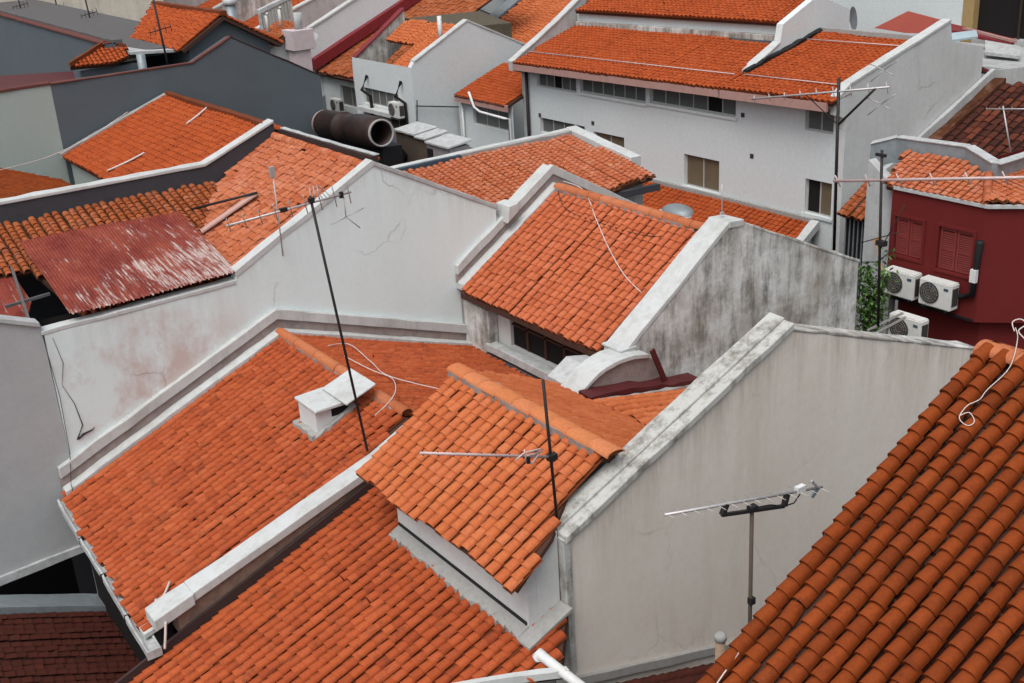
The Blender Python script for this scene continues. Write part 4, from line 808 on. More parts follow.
# ---- the row going on beyond L: M houses
def row_house(label, y0, y1, X0, z0, X1, z1, mat, col, wallmat, fl, flash="red_metal", back=True):
    h = thing("house", label, "house", ((X0+X1)/2, (y0+y1)/2, GZ))
    P = plx((X0, 0, z0), (X1, 0, z1)); PR = plx((X1, 0, z1), (2*X1-X0, 0, z0))
    tiled("tiled_roof", [on(P, X0-0.3, y0+.25), on(P, X1, y0+.25), on(P, X1, y1), on(P, X0-0.3, y1)], h, mat, col=col, course=col*0.95, seg=4)
    if back: tiled("tiled_roof", [on(PR, X1, y0+.25), on(PR, 2*X1-X0, y0+.25), on(PR, 2*X1-X0, y1), on(PR, X1, y1)], h, mat, col=col, course=col*0.95, seg=4)
    wm = MB(); facadeX(wm, X0+0.1, y0, y1, GZ, z0-0.15, [(y0+1.2, y1-1.6, z0-1.5, z0-0.6)], 0.2); wm.build("wall", wallmat, h); windowX(h, X0+0.1, (y0+1.2, y1-1.6, z0-1.5, z0-0.6), 3, "glass")
    pr_ = [A(X0-0.4, y1, z0+fl), A(X1, y1, z1+fl), A(2*X1-X0, y1, z0+fl)]
    pm = MB(); pm.slab(pr_, -3.2, 0.0, (0, 1, 0), 0, 0.3, 1.2); po = pm.build("parapet", wallmat, h)
    MB().slab(pr_, 0.0, 0.10, (0, 1, 0), -0.05, 0.35, 1).build("coping", "coping", po)
    if flash: MB().slab([p+A(0, 0, -fl) for p in pr_], 0.0, 0.5, (0, 1, 0), -0.35, 0.0, 1).build("flashing_board", flash, po)
    return h
row_house("brown tiled house with bright red flashing under tall white parapet, behind the white gabled house", 43.9, 49.4, 23.9, -7.72, 32.0, -4.1, "t_s", 0.36, "white_far", 1.75, back=False)
row_house("orange roofed house with pale grey parapet, second beyond the white gabled house", 49.8, 55.0, 23.0, -7.7, 29.5, -5.3, "t_g", 0.3, "grey_white", 1.1, None)
row_house("orange roofed house with streaked grey upstand, third beyond the white gabled house", 55.4, 61.0, 23.0, -7.4, 29.5, -4.9, "t_g", 0.34, "grunge", 1.3, None)
row_house("farthest orange roofed house of the receding row", 61.4, 68.0, 22.0, -7.3, 29.5, -4.6, "t_g", 0.34, "grey_white", 1.2, None)
row_house("distant dull orange roof at the end of the receding row", 68.4, 76.0, 20.0, -7.3, 28.5, -4.3, "t_s", 0.36, "grunge", 1.2, None)
tk = thing("chimney", "pinkish masonry chimney block beside the slate gable's end", "chimney", (19, 44, GZ))
c = oY(301, 50, 45); MB().box(c+A(-0.42, -0.4, -6), c+A(0.25, 0.4, 0.05)).build("chimney_stack", "pinktank", tk)
MB().box(c+A(-0.55, -0.5, 0.05), c+A(0.42, 0.5, 0.85)).build("chimney_head", "pinktank", tk)
MB().prism([c+A(0.43, -0.4, 0.1), c+A(0.43, 0.4, 0.1), c+A(0.95, 0.3, 0.5), c+A(0.43, 0.4, 0.85)], A(0.05, 0, 0)).build("chimney_flap", "coping", tk)
MB().tube([c+A(0, 0, 0.85), c+A(0.05, 0, 1.5)], 0.18, 8).build("chimney_pot", "grey_white", tk)
ls = thing("louvred_screen", "streaked grey louvred screen in a pale frame above the far orange roofs", "screen", oY(276, 30, 49))
sp_ = [oY(x, y, 49) for x, y in ((259, 13), (291, -3), (294, 17), (262, 30))]
MB().prism(sp_, A(0, 0.15, 0)).build("screen_panel", "grunge_far", ls)
MB().slab([sp_[0], sp_[1]], -0.04, 0.12, (0, 1, 0), -0.08, 0.25).build("screen_frame", "gutter", ls); MB().bar(sp_[0]+A(0, -.03, 0), sp_[3]+A(0, -.03, 0), 0.12, 0.1).build("screen_frame", "gutter", ls)
lv = MB()
for k in range(9): f_ = (k+.7)/10; lv.bar(sp_[0]+(sp_[1]-sp_[0])*f_+A(0, -.04, -.1), sp_[3]+(sp_[2]-sp_[3])*f_+A(0, -.04, .05), 0.10, 0.05)
lv.build("louvre", "grey_white", ls)
lc = thing("lean_to_roof", "small far orange lean-to with two pale pipes beside the pinkish chimney", "roof", (19.5, 46, -8))
PLc = plx(oY(258, 46, 46), oY(292, 24, 46))
tiled("tiled_roof", [on(PLc, oY(256, 46, 46)[0], 47.5), on(PLc, oY(293, 24, 46)[0], 47.5), on(PLc, oY(293, 24, 46)[0], 45.2), on(PLc, oY(256, 46, 46)[0], 45.2)], lc, "t_s", seg=4)
for x_, y_ in ((268, 34), (281, 28)): q = oP(x_, y_, PLc); MB().tube([q, q+A(0, 0, .75), q+A(.1, 0, .85)], .06, 6).build("vent_pipe", "pvc", lc)
q0_, q1_ = oY(258, 46, 46), oY(292, 24, 46); MB().prism([A(q0_[0], 45.4, GZ), A(q1_[0], 45.4, GZ), A(q1_[0], 45.4, q1_[2]-.15), A(q0_[0], 45.4, q0_[2]-.15)], A(0, 2, 0)).build("wall", "grey_white", lc)
wt = thing("vent_pipe", "pale stubby upright pipe at the far top behind the orange gabled roof", "pipe", oY(232, 18, 52))
q = oY(232, 18, 52); MB().tube([q+A(0, 0, -3.5), q+A(0, 0, .55)], .26, 12).build("pipe_body", "grey_metal", wt); MB().tube([q+A(0, 0, .55), q+A(0, 0, .62), q+A(0, 0, .80), q+A(0, 0, .86)], [.2, .33, .33, .15], 12).build("pipe_cowl", "gutter", wt)
# row behind (fourth row): long orange slope and grey gutter above L's gable
h4 = thing("house", "orange roof with grey metal gutter rising behind the white gabled house", "house", (36, 42, GZ))
P4 = plx((31.0, 0, -6.9), (39.0, 0, -4.2))
tiled("tiled_roof", [on(P4, 29.5, 46.0), on(P4, 38.5, 49.5), on(P4, 38.5, 36.0), on(P4, 29.5, 35.6)], h4, "t_new", col=0.26, course=0.24, seg=4, align=True)
MB().slab([on(P4, 29.5, 46.1), on(P4, 38.5, 49.6)], -0.4, 0.12, (0, 1, 0), 0, 0.9).build("box_gutter", "grey_metal", h4)
MB().prism([A(25.4, 39.1, -5.35), A(27.6, 39.1, -5.45), A(29.2, 43.85, -5.4), A(25.4, 43.85, -5.3)], A(0, 0, -0.7)).build("roof_sheet", "olive", h4)
MB().box((30.2, 36.0, GZ), (38, 43.4, -7.6)).build("wall", "grey_white", h4)
# big white block behind G, with ochre framed dark opening
hW = thing("apartment_building", "big plain white building behind the orange roofs with a dark ochre framed opening", "building", (45, 30, GZ))
wx = 38.0; f0 = oX(962, 20, wx)
MB().box((wx, f0[1], GZ), (wx+8, 34, 4)).build("wall", "white_far", hW)
MB().box((wx-0.02, f0[1]-0.45, -7), (wx+0.4, f0[1]-0.003, 4)).build("opening_frame", "ochre", hW)
MB().box((wx+0.3, 5, -6.2), (wx+1.0, f0[1]-0.45, 4)).build("dark_opening", "dark", hW)
MB().box((wx, 5, GZ), (wx+0.28, f0[1]-0.003, -6.2)).build("wall", "grey_white", hW)
po_ = MB()
for k in range(4): po_.tube([A(wx+0.1, f0[1]-2.2-k*1.6, -6.2), A(wx+0.1, f0[1]-2.2-k*1.6, 3)], 0.05, 5)
po_.build("opening_mullion", "timber", hW)
hp = thing("low_roof", "small red hipped roof in front of the big plain white building", "roof", (34, 24, GZ))
hv = [oX(874, 28, 33.5), oX(908, 11, 36), oX(946, 21, 35.5), oX(946, 34, 33.5)]
MB().add([hv[0], hv[1], hv[2], hv[3], oX(905, 33, 32.5)], [(0, 1, 2, 3, 4)]).build("roof_sheet", "redroof", hp, fix=False)
MB().box((33.7, 20.6, GZ), (37.8, 26.5, -6.4)).build("wall", "grey_white", hp)
tn = thing("backyard_roof", "jumble of blue tarpaulin and grey lean-to roofs behind the white gable end", "roof", (34, 17, GZ))
MB().prism([oX(950, 33, 33), oX(976, 30, 34), oX(978, 36, 33.4), oX(952, 40, 32.5)], A(0, 0, -0.06)).build("tarpaulin", "tarp", tn)
rb = MB(); rb.prism([oX(945, 22, 37), oX(962, 26, 37), oX(1016, 39, 36.6), oX(1012, 44, 36.4), oX(958, 31, 36.5), oX(944, 30, 36.5)], A(0, 0, -0.1)); rb.build("roof_sheet", "red_metal", tn)
rb = MB(); rb.slab([oX(965, 29, 36.6), oX(1014, 42, 36.4)], -0.02, 0.06, (0, 1, 0), -0.1, 0.1); rb.build("ridge_cap", "pinkfascia", tn)
MB().box((32.2, 8, GZ), (37.5, 19.9, -8.2)).build("wall", "slate", tn)
MB().prism([oX(985, 40, 36), oX(1020, 46, 36), oX(1020, 56, 35), oX(985, 52, 35)], A(0, 0, -0.1)).build("roof_sheet", "gutter", tn)

# dark roofed house right of G
hD2 = thing("house", "house with blackened dark red tiled roof beside the tall white gable end", "house", (30, 16, GZ))
PK2 = plx((27.6, 0, -8.05), (31.5, 0, -6.31))
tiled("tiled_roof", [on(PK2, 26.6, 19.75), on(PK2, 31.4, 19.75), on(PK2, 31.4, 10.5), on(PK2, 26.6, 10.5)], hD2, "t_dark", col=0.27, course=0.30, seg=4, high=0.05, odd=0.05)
MB().slab([on(PK2, 26.6, 19.85), on(PK2, 31.45, 19.85)], -0.05, 0.08, (0, 1, 0), -0.34, 0.02, 0.4, 0.015).build("verge_tile", "t_s", hD2)
MB().slab([on(PK2, 26.6, 20.0), on(PK2, 31.45, 20.0)], -0.02, 0.34, (0, 1, 0), -0.13, 0.0, 0.5).build("flashing_board", "grey_white", hD2)
MB().prism([A(31.45, 19.9, GZ), A(31.45, 10, GZ), A(31.45, 10, -5.4), A(31.45, 16.6, -5.45), A(31.45, 19.9, -6.05)], A(0.25, 0, 0)).build("wall", "grey_white", hD2)
MB().box((31.3, 16.2, -6.2), (31.9, 17.0, -4.9)).build("pier", "grey_white", hD2)
MB().prism([A(26.8, 10.7, GZ), A(31.4, 10.7, GZ), on(PK2, 31.4, 10.7, -.2), on(PK2, 26.8, 10.7, -.2)], A(0, 9, 0)).build("wall", "grey_white", hD2)

# ================================================================== MAROON BUILDING
hM = thing("shophouse", "maroon painted building with shuttered windows and chamfered corner under an octagonal roof", "house", (22.5, 13.5, GZ))
XM = 21.0; zt = -6.80
c0, c1 = A(XM, 15.46, zt), A(XM, 13.14, zt); c2 = A(XM+1.0, 12.1, zt); c3 = A(XM+5, 12.1, zt)
sh1 = oX(898, 222, XM), oX(929, 272, XM); sh2 = oX(940, 235, XM), oX(973, 283, XM)
hh1 = (13.98+0.62, 15.32, -8.30, -7.42); hh2 = (13.36, 14.20, -8.38, -7.42)
mm = MB(); facadeX(mm, XM, 13.14, 15.46, -9.35, zt, [hh1, hh2], 0.12)
mm.add([c1, c2, c2+A(0, 0, -2.55), c1+A(0, 0, -2.55)], [(0, 1, 2, 3)]); mm.add([c2, c3, c3+A(0, 0, -2.55), c2+A(0, 0, -2.55)], [(0, 1, 2, 3)])
mm.add([c0, A(XM+5, 15.46, zt), A(XM+5, 15.46, -9.35), A(XM, 15.46, -9.35)], [(0, 1, 2, 3)])
mm.add([c0+A(0, 0, -2.55), c1+A(0, 0, -2.55), c2+A(0, 0, -2.55), c3+A(0, 0, -2.55), A(XM+5, 15.46, -9.35)], [(0, 1, 2, 3, 4)])
mm.build("wall", "maroon", hM)
lowm = MB(); lowm.prism([A(XM+0.28, 15.3, GZ), A(XM+0.28, 13.2, GZ), A(XM+1.15, 12.35, GZ), A(XM+5, 12.35, GZ), A(XM+5, 15.3, GZ)], A(0, 0, GZ*-1-9.36)); lowm.build("wall", "maroon", hM)
for hh in (hh1, hh2):
    ym = (hh[0]+hh[1])/2
    bk_ = MB(); bk_.box((XM+0.09, hh[0], hh[2]), (XM+0.13, hh[1], hh[3])); so = bk_.build("window_shutter", "shutdark", hM)
    for ya, yb in ((hh[0]+.02, ym-.01), (ym+.01, hh[1]-.02)):
        lf = MB(); w_ = 0.05
        lf.box((XM+0.03, ya, hh[2]+.02), (XM+0.07, ya+w_, hh[3]-.02)); lf.box((XM+0.03, yb-w_, hh[2]+.02), (XM+0.07, yb, hh[3]-.02))
        for z in (hh[2]+.02, (hh[2]+hh[3])/2-.03, hh[3]-.08): lf.box((XM+0.032, ya+w_, z), (XM+0.068, yb-w_, z+.06))
        nz = 16
        for k in range(nz):
            z = hh[2]+.1+(hh[3]-hh[2]-.2)*k/nz
            lf.prism([A(XM+0.03, ya+w_, z), A(XM+0.075, ya+w_, z+0.035), A(XM+0.08, ya+w_, z+0.03), A(XM+0.035, ya+w_, z-0.005)], A(0, yb-ya-2*w_, 0))
        lf.build("shutter_leaf", "shutter", so)
    fr_ = MB()
    for (a, b, c, d) in ((hh[0]-.06, hh[1]+.06, hh[3]+.001, hh[3]+.06), (hh[0]-.06, hh[1]+.06, hh[2]-.06, hh[2]-.001), (hh[0]-.06, hh[0]-.001, hh[2], hh[3]), (hh[1]+.001, hh[1]+.06, hh[2], hh[3])): fr_.box((XM-0.03, a, c), (XM+0.02, b, d))
    fr_.build("shutter_frame", "maroon", so)
MB().slab([c0, c1, c2, c3], -0.02, 0.05, (-1, -1, 0), 0.0, 0.06, 5, 0.0).build("roof_edge_trim", "gutter", hM)
pm1 = (c0+A(0, 0, 0.04), A(-0.339, 0, 0.941)); rp_ = [oP(x, y, pm1) for x, y in ((905, 152), (963, 160), (988, 177))]
tiled("tiled_roof", [c0+A(0, 0.2, 0.04), c1+A(0, 0, 0.04), rp_[2], rp_[1], rp_[0]], hM, "t_h", seg=5, tidy=True, col=0.165, course=0.15, high=0.045)
tiled("tiled_roof", [c1+A(0, 0, 0.05), c2+A(0, 0, 0.05), c3+A(0, 0, 0.05), A(c3[0], rp_[2][1], rp_[2][2]+.05), rp_[2]+A(0, 0, .02)], hM, "t_h", seg=5, tidy=True, col=0.165, course=0.15, high=0.045)
ridge("hip_cap", c1+A(0, 0, 0.08), rp_[2]+A(0, 0, 0.06), hM, "t_h", r=0.09, L=0.25, seg=6, mortar=False)
gp = [oX(870, 156, XM+1.0), rp_[0]+A(0.05, 0.3, 0.0), rp_[1]+A(0.05, 0, 0), rp_[2]+A(0.1, 0.0, 0), A(c3[0], rp_[2][1]+0.05, rp_[2][2])]
gpm = MB(); gpc = MB()
for a, b in zip(gp[:-1], gp[1:]):
    d = b-a; nrm = A(d[1], -d[0], 0); nrm = nrm/np.linalg.norm(nrm); nrm = nrm if nrm[0] > 0 else -nrm
    gpm.slab([a, b], -0.3, 0.27, nrm, 0.0, 0.12, 5, 0.002); gpc.slab([a, b], 0.27, 0.31, nrm, -0.03, 0.22, 5, 0.002)
gpo = gpm.build("roof_upstand", "grey_metal", hM); gpc.build("coping", "gutter", gpo)
pi_ = MB(); a = oX(980, 243, XM-0.08); b = oX(972, 295, XM-0.08)
pi_.tube([a+A(0, 0, 0.05), a, (a+b)/2, b, b+A(0, 0.25, -0.1), b+A(0, 0.5, -0.12)], [0.07, 0.09, 0.06, 0.07, 0.06, 0.05], 8); pio = pi_.build("refrigerant_pipe", "black", hM)
m_ = a+(b-a)*0.62; MB().box(m_+A(-0.09, -0.07, -0.14), m_+A(0.0, 0.07, 0.14)).build("pipe_cover", "pvc", pio)
MB().box((XM-0.02, 13.2, -9.36), (XM+0.27, 15.4, -9.30)).build("ledge", "black", hM)  # ledge coloured black to paint in the shadow under the bay

# air conditioners
def air_con(label, p, group):
    t = thing("air_conditioner", label, "air conditioner", p, group); x, y, z = p; W_, D_, H_ = 0.80, 0.30, 0.60
    bm = bmesh.new(); bmesh.ops.create_cube(bm, size=1.0)
    for v in bm.verts: v.co = Vector((v.co.x*D_+D_/2, v.co.y*W_, v.co.z*H_+H_/2))
    bmesh.ops.bevel(bm, geom=bm.edges[:], offset=0.025, segments=2, affect='EDGES')
    me = bpy.data.meshes.new("casing"); bm.to_mesh(me); bm.free(); cs = link("casing", me, M["ac"], t)
    c = A(x-0.012, y+0.13, z+0.31); gr = MB()
    for r in (0.245, 0.19, 0.135, 0.08): gr.tube([c+A(0, r*math.cos(k/24*2*math.pi), r*math.sin(k/24*2*math.pi)) for k in range(25)], 0.005, 4, caps=False)
    for k in range(12): a = k/12*2*math.pi; gr.tube([c+A(0, .05*math.cos(a), .05*math.sin(a)), c+A(0, .245*math.cos(a), .245*math.sin(a))], 0.003, 4)
    gr.build("fan_grille", "grille", t)
    dk = MB(); dk.add([c+A(0.008, .24*math.cos(k/24*2*math.pi), .24*math.sin(k/24*2*math.pi)) for k in range(24)], [tuple(range(24))]); fo = dk.build("fan_opening", "acdark", t, fix=False)
    fb_ = MB()
    for k in range(3):
        a = k*2.094+.4; fb_.add([c+A(0.004, .04*math.cos(a), .04*math.sin(a)), c+A(0.004, .22*math.cos(a-.3), .22*math.sin(a-.3)), c+A(0.006, .22*math.cos(a+.45), .22*math.sin(a+.45))], [(0, 1, 2)])
    fb_.tube([c+A(-0.006, 0, 0), c+A(0.006, 0, 0)], 0.055, 10); fb_.build("fan_blade", "timber", fo, fix=False)
    MB().box((x+0.05, y-0.40-0.012, z+0.10), (x+0.25, y-0.40, z+0.5)).build("service_panel", "acdark", t)
    MB().box((x-0.006, y-0.33, z+0.44), (x, y-0.22, z+0.50)).build("maker_plate", "blue", t)
    ft = MB(); ft.box((x+0.02, y-0.30, z-0.05), (x+0.36, y-0.25, z)); ft.box((x+0.02, y+0.25, z-0.05), (x+0.36, y+0.30, z)); ft.build("bracket", "steel", t)
    return t
pa = oX(933, 309, 20.62); pb = oX(897, 300, 20.62)
ac1 = air_con("white air conditioner under the nearer shutters of the maroon wall", (20.62, pa[1], -9.13), "air conditioners on the maroon wall")
ac2 = copy_tree(ac1, (0, pb[1]-pa[1], 0)); ac2['label'] = "white air conditioner at the far end of the maroon wall, beside the green shrub"
ac3 = copy_tree(ac1); p3 = oX(903, 340, 19.6); ac3.location = (19.6, p3[1], p3[2]+H-0.08); ac3['label'] = "lowest white air conditioner half hidden behind the cream gable wall"
ab = MB(); ab.bar(oX(868, 330, 19.0), oX(903, 313, 19.0), 0.05, 0.05); ab.bar(oX(872, 335, 19.0), oX(906, 317, 19.0), 0.05, 0.05); ao = ab.build("bracket_rail", "alu", None); tag(ao, "pair of pale metal rails slanting over the lowest air conditioner", "rail")

pq = oX(394, 118, XL-0.42); ac4 = copy_tree(ac1); ac4.location = (XL-0.42, pq[1], pq[2]+H); ac4['label'] = "small far air conditioner below the window of the white gabled house"; ac4['group'] = "air conditioners on the far white houses"
pq = oX(337, 112, 23.5); ac5 = copy_tree(ac1); ac5.location = (23.4, pq[1], pq[2]+H); ac5['label'] = "far air conditioner under the brown tiled eave beside the rusty duct"; ac5['group'] = "air conditioners on the far white houses"
# shrub growing on the wall end
ps_ = oY(869, 318, 14.75); sh = thing("shrub", "leafy green shrub with an orange bloom at the mouldy wall's end", "shrub", (ps_[0], ps_[1], ps_[2]-0.6))
sm_ = MB(); stems = []
for k in range(9):
    b = A(ps_[0]+random.uniform(-.1, .2), ps_[1]+random.uniform(-.15, .15), ps_[2]-0.5); e = b+A(random.uniform(-.28, .12), random.uniform(-.2, .2), random.uniform(1.1, 2.15))
    m2 = (b+e)/2+A(random.uniform(-.1, .1), 0, 0.05); sm_.tube([b, m2, e], [0.014, 0.01, 0.005], 4); stems.append((b, m2, e))
sm_.build("stem", "timber", sh)
lf = MB()
for b, m2, e in stems:
    for k in range(150):
        t = random.random()**0.8; p = b+(e-b)*t+A(*[random.gauss(0, .085) for _ in range(3)]); d = A(*[random.gauss(0, 1) for _ in range(3)]); d /= np.linalg.norm(d); s_ = np.cross(d, A(0.2, 0.3, 0.9)); s_ /= np.linalg.norm(s_); L = random.uniform(.09, .17)
        lf.add([p, p+d*L*.5+s_*L*.28, p+d*L, p+d*L*.5-s_*L*.28], [(0, 1, 2, 3)])
lf.build("foliage", "leaf", sh, fix=False)
fl_ = MB(); pf = oY(875, 242, 14.9)
for k in range(10): q = pf+A(*[random.gauss(0, .04) for _ in range(3)]); fl_.add([q, q+A(.09, 0, .02), q+A(.05, .02, .09)], [(0, 1, 2)])
fl_.tube([stems[0][2], pf], 0.008, 4); fl_.build("flower", "flower", sh, fix=False)

# small tiled hood and dark grille in the gap between facade and maroon building
gh = thing("porch_roof", "little orange tiled hood over a dark grille in the gap beside the white gable", "roof", (23.5, 18.6, GZ))
g0, g1, g2, g3 = oX(838, 212, 23.0), oX(857, 214, 23.0), oX(858, 190, 24.2), oX(848, 196, 24.2)
tiled("tiled_roof", [g0, A(23.0, g0[1]-0.9, g0[2]), A(24.4, g0[1]-0.9, g0[2]+0.8), A(24.4, g0[1], g0[2]+0.8)], gh, "t_s", seg=4)
MB().box((23.2, g0[1]-0.8, g0[2]-2.2), (24.9, g0[1]-0.1, g0[2]-0.1)).build("grille_box", "dark", gh)
gr_ = MB()
for k in range(6): gr_.box((23.16, g0[1]-0.8+k*.13, g0[2]-2.2), (23.19, g0[1]-0.77+k*.13, g0[2]-.15))
gr_.build("grille", "grey_metal", gh)
sw = thing("side_wall", "grey stained pier wall between the white gable and the maroon building", "wall", (23, 17, GZ))
s0 = oX(866, 200, XM+0.2); s1 = oX(896, 200, XM+0.2); zt0, zt1 = oX(870, 160, XM+0.2)[2], oX(893, 190, XM+0.2)[2]
MB().prism([A(XM+0.2, s1[1], GZ), A(XM+0.2, s0[1], GZ), A(XM+0.2, s0[1], zt0), A(XM+0.2, s1[1], zt1)], A(0.25, 0, 0)).build("wall", "grey_white", sw)
# ================================================================== plant: duct and cooling box behind the tall wall
dk = thing("exhaust_duct", "fat rusty brown exhaust duct with open round mouth above the white gable", "duct", (14, 28, -7.5))
XD = 14.6; e0 = oX(381, 133, XD); e1 = oX(326, 124, XD+0.3); ax = (e0-e1); R_ = 0.41
def ring(c, r, t, n=24):
    u = np.cross(t, A(0, 0, 1)); u /= np.linalg.norm(u); v = np.cross(u, t); return [c+r*(math.cos(2*math.pi*k/n)*u+math.sin(2*math.pi*k/n)*v) for k in range(n)]
t_ = ax/np.linalg.norm(ax); Ld = np.linalg.norm(ax)
def lathe(mb, prof, n=24):
    vs = []; fs = []
    for d, r in prof: vs += ring(e1+t_*d, r, t_, n)
    for i in range(len(prof)-1):
        for k in range(n): fs.append((i*n+k, i*n+(k+1) % n, (i+1)*n+(k+1) % n, (i+1)*n+k))
    return mb.add(vs, fs, True)
lathe(MB(), [(0, R_), (Ld*.34, R_), (Ld*.34, R_*1.05), (Ld*.37, R_*1.05), (Ld*.37, R_*.98), (Ld*.62, R_*.98), (Ld*.62, R_*1.05), (Ld*.97, R_*1.02), (Ld, R_*.88), (Ld, R_*.76), (Ld*.7, R_*.74)]).build("duct_tube", "duct", dk, fix=False)
lathe(MB(), [(Ld*.99, R_*0.90), (Ld*1.015, R_*0.90), (Ld*1.015, R_*.79), (Ld*.99, R_*.79)]).build("duct_collar", "mortar", dk, fix=False)
lathe(MB(), [(Ld*.75, 0.001), (Ld*.75, R_*.74)]).build("duct_liner", "black", dk, fix=False)
lathe(MB(), [(-0.25, R_*.7), (-0.12, R_*1.0), (0.02, R_*1.02)]).build("duct_end_collar", "alu_pink", dk, fix=False)
MB().box(A(e1[0]-0.3, e0[1], -9), A(e1[0]+0.3, e1[1], e0[2]-R_)).build("duct_plinth", "black", dk)
cx = thing("cooling_unit", "grey rooftop cooling box with pale slatted lids beside the rusty duct", "cooling unit", (16, 26.5, -8))
for k, (ya, yb, x0, zz) in enumerate(((28.3, 27.75, 15.80, -6.36), (27.65, 27.1, 15.74, -6.34), (27.0, 26.45, 15.68, -6.36), (26.35, 25.2, 15.62, -6.40))):
    co_ = MB().box((x0, yb, -8.2), (x0+0.62, ya, zz-0.06)).build("unit_casing", "unitgrey" if k == 3 else "timber", cx)
    MB().prism([A(x0-0.08, yb-0.04, zz-0.05), A(x0+0.70, yb-0.04, zz+0.04), A(x0+0.70, ya-0.03, zz+0.04), A(x0-0.08, ya-0.03, zz-0.05)], A(0, 0, 0.045)).build("unit_lid", "gutter", co_)
MB().box((15.60, 26.05, -7.4), (15.64, 26.32, -6.6)).build("unit_grille", "dark", cx)
p = A(15.7, 27.9, -7)
dp = MB(); dp.tube([A(14.4, e0[1]+.4, -7.6), A(15.6, p[1], -7.0)], 0.3, 10); dp.build("duct_stub", "black", cx)
# flat roof carrying the plant
fr2 = thing("flat_roof", "flat service roof carrying the rusty duct behind the white gable", "roof", (14.5, 28, GZ))
MB().box((11.2, 24.95, GZ), (13.3, 31.0, -8.0)).build("roof_block", "grey_white", fr2)
MB().box((13.5, 24.98, GZ), (19.0, 34, -7.62)).build("roof_block", "band", fr2)

# ================================================================== aerials
def aerial(label, mast, boom=None, n=9, elem=(0, 0, 0.3), r=0.02, mast_mat="steel", boom_mat="alu", extra=None, br=0.016, er=0.006, taper=0.6, name="tv_aerial", elem_mat=None):
    t = thing(name, label, "aerial", mast[0])
    MB().tube(mast, r, 8).build("mast", mast_mat, t)
    if boom is not None:
        a, b = A(*boom[0]), A(*boom[1]); MB().tube([a, b], br, 6).build("boom", boom_mat, t); e = A(*elem)
        for k in range(n):
            f = k/(n-1); c = a+(b-a)*(0.02+0.96*f); l = taper+(1-taper)*f
            MB().tube([c-e*l, c+e*l], er, 4).build("element", elem_mat or boom_mat, t)
    if extra: extra(t)
    return t
def star(c, R0, mb, dirs):
    for d in dirs: mb.tube([c, c+A(*d)*R0], 0.008, 4)
# 1: leaning mast on the parapet
m0, m1 = A(7.16, 14.68, -8.24), oY(310, 196, 14.68)
def ex1(t):
    mb = MB(); star(oY(346, 217, 14.68), 0.30, mb, ((1, 0, .25), (-.8, 0, -.2), (.7, 0, -.7), (0, 0, 1.0))); mb.build("dipole", "alu", t)
    cl_ = MB(); b = oY(283, 210, 14.68); cl_.box(b+A(-.05, -.02, -.03), b+A(.06, .03, .03)); b2 = oY(341, 194, 14.68); cl_.box(b2+A(-.02, -.02, -.06), b2+A(.03, .03, .03)); cl_.box(m1+A(-.03, -.03, -.10), m1+A(.05, .03, -.03)); cl_.build("clamp", "steel", t)
    lp = MB(); c = oY(320, 197, 14.68)
    for k in range(3): lp.tube([c+A(-.14+k*.06, 0, -.02), c+A(-.10+k*.06, 0.1, .16), c+A(-.02+k*.06, .1, .10), c+A(.04+k*.06, 0, -.03)], 0.006, 4)
    lp.build("folded_dipole", "alu", t)
aerial("tall leaning black mast with long aerial, standing on the coping by the vent hood", [m0, (m0+m1)/2, m1], (oY(226, 226, 14.68), oY(351, 192, 14.68)), 9, (0.07, 0.10, -0.19), 0.022, extra=ex1, er=0.008)
th = thing("lightning_rod", "slim pale rod fixed to the white gable coping above the rusty sheet", "rod", oY(283, 255, 19.9))
MB().tube([oY(283, 256, 19.9), oY(278, 215, 19.9), oY(272, 168, 19.9)], 0.014, 6).build("rod", "alu", th); q = oY(272, 172, 19.9); MB().box(q+A(-.05, -.03, -.10), q+A(.05, .03, .10)).build("rod_head", "alu", th)
# 2: mast on the jack roof
b2 = oP(557, 518, PDL); t2 = oY(543, 380, b2[1]); k2 = oY(552, 457, b2[1]-0.02)
def ex2(t):
    lp = MB(); c = oY(526, 456, b2[1]-.05); lp.tube([c+A(-.16, 0, .0), c+A(-.02, 0, .05), c+A(.22, 0, .02), c+A(.24, 0, -.02), c+A(.0, 0, -.0), c+A(.02, 0, -.10), c+A(.08, 0, -.13), c+A(.24, 0, .0)], 0.011, 6); lp.tube([c+A(-.02, 0, .09), c+A(.0, 0, -.1)], .01, 5); lp.build("folded_dipole", "alu_pink", t)
    cl_ = MB(); cl_.box(k2+A(-.06, -.04, -.04), k2+A(.06, .04, .04)); cl_.box(c+A(-.0, -.03, -.10), c+A(.04, .02, -.02)); cl_.build("clamp", "steel", t)
aerial("dark thin mast with pinkish comb aerial standing on the jack roof tiles", [b2, (b2+t2)/2, t2], (oY(420, 453, b2[1]-.02), k2), 10, (0.0, 0.01, 0.035), 0.02, boom_mat="alu_pink", extra=ex2, br=0.018, er=0.009, taper=0.8, elem_mat="steel")
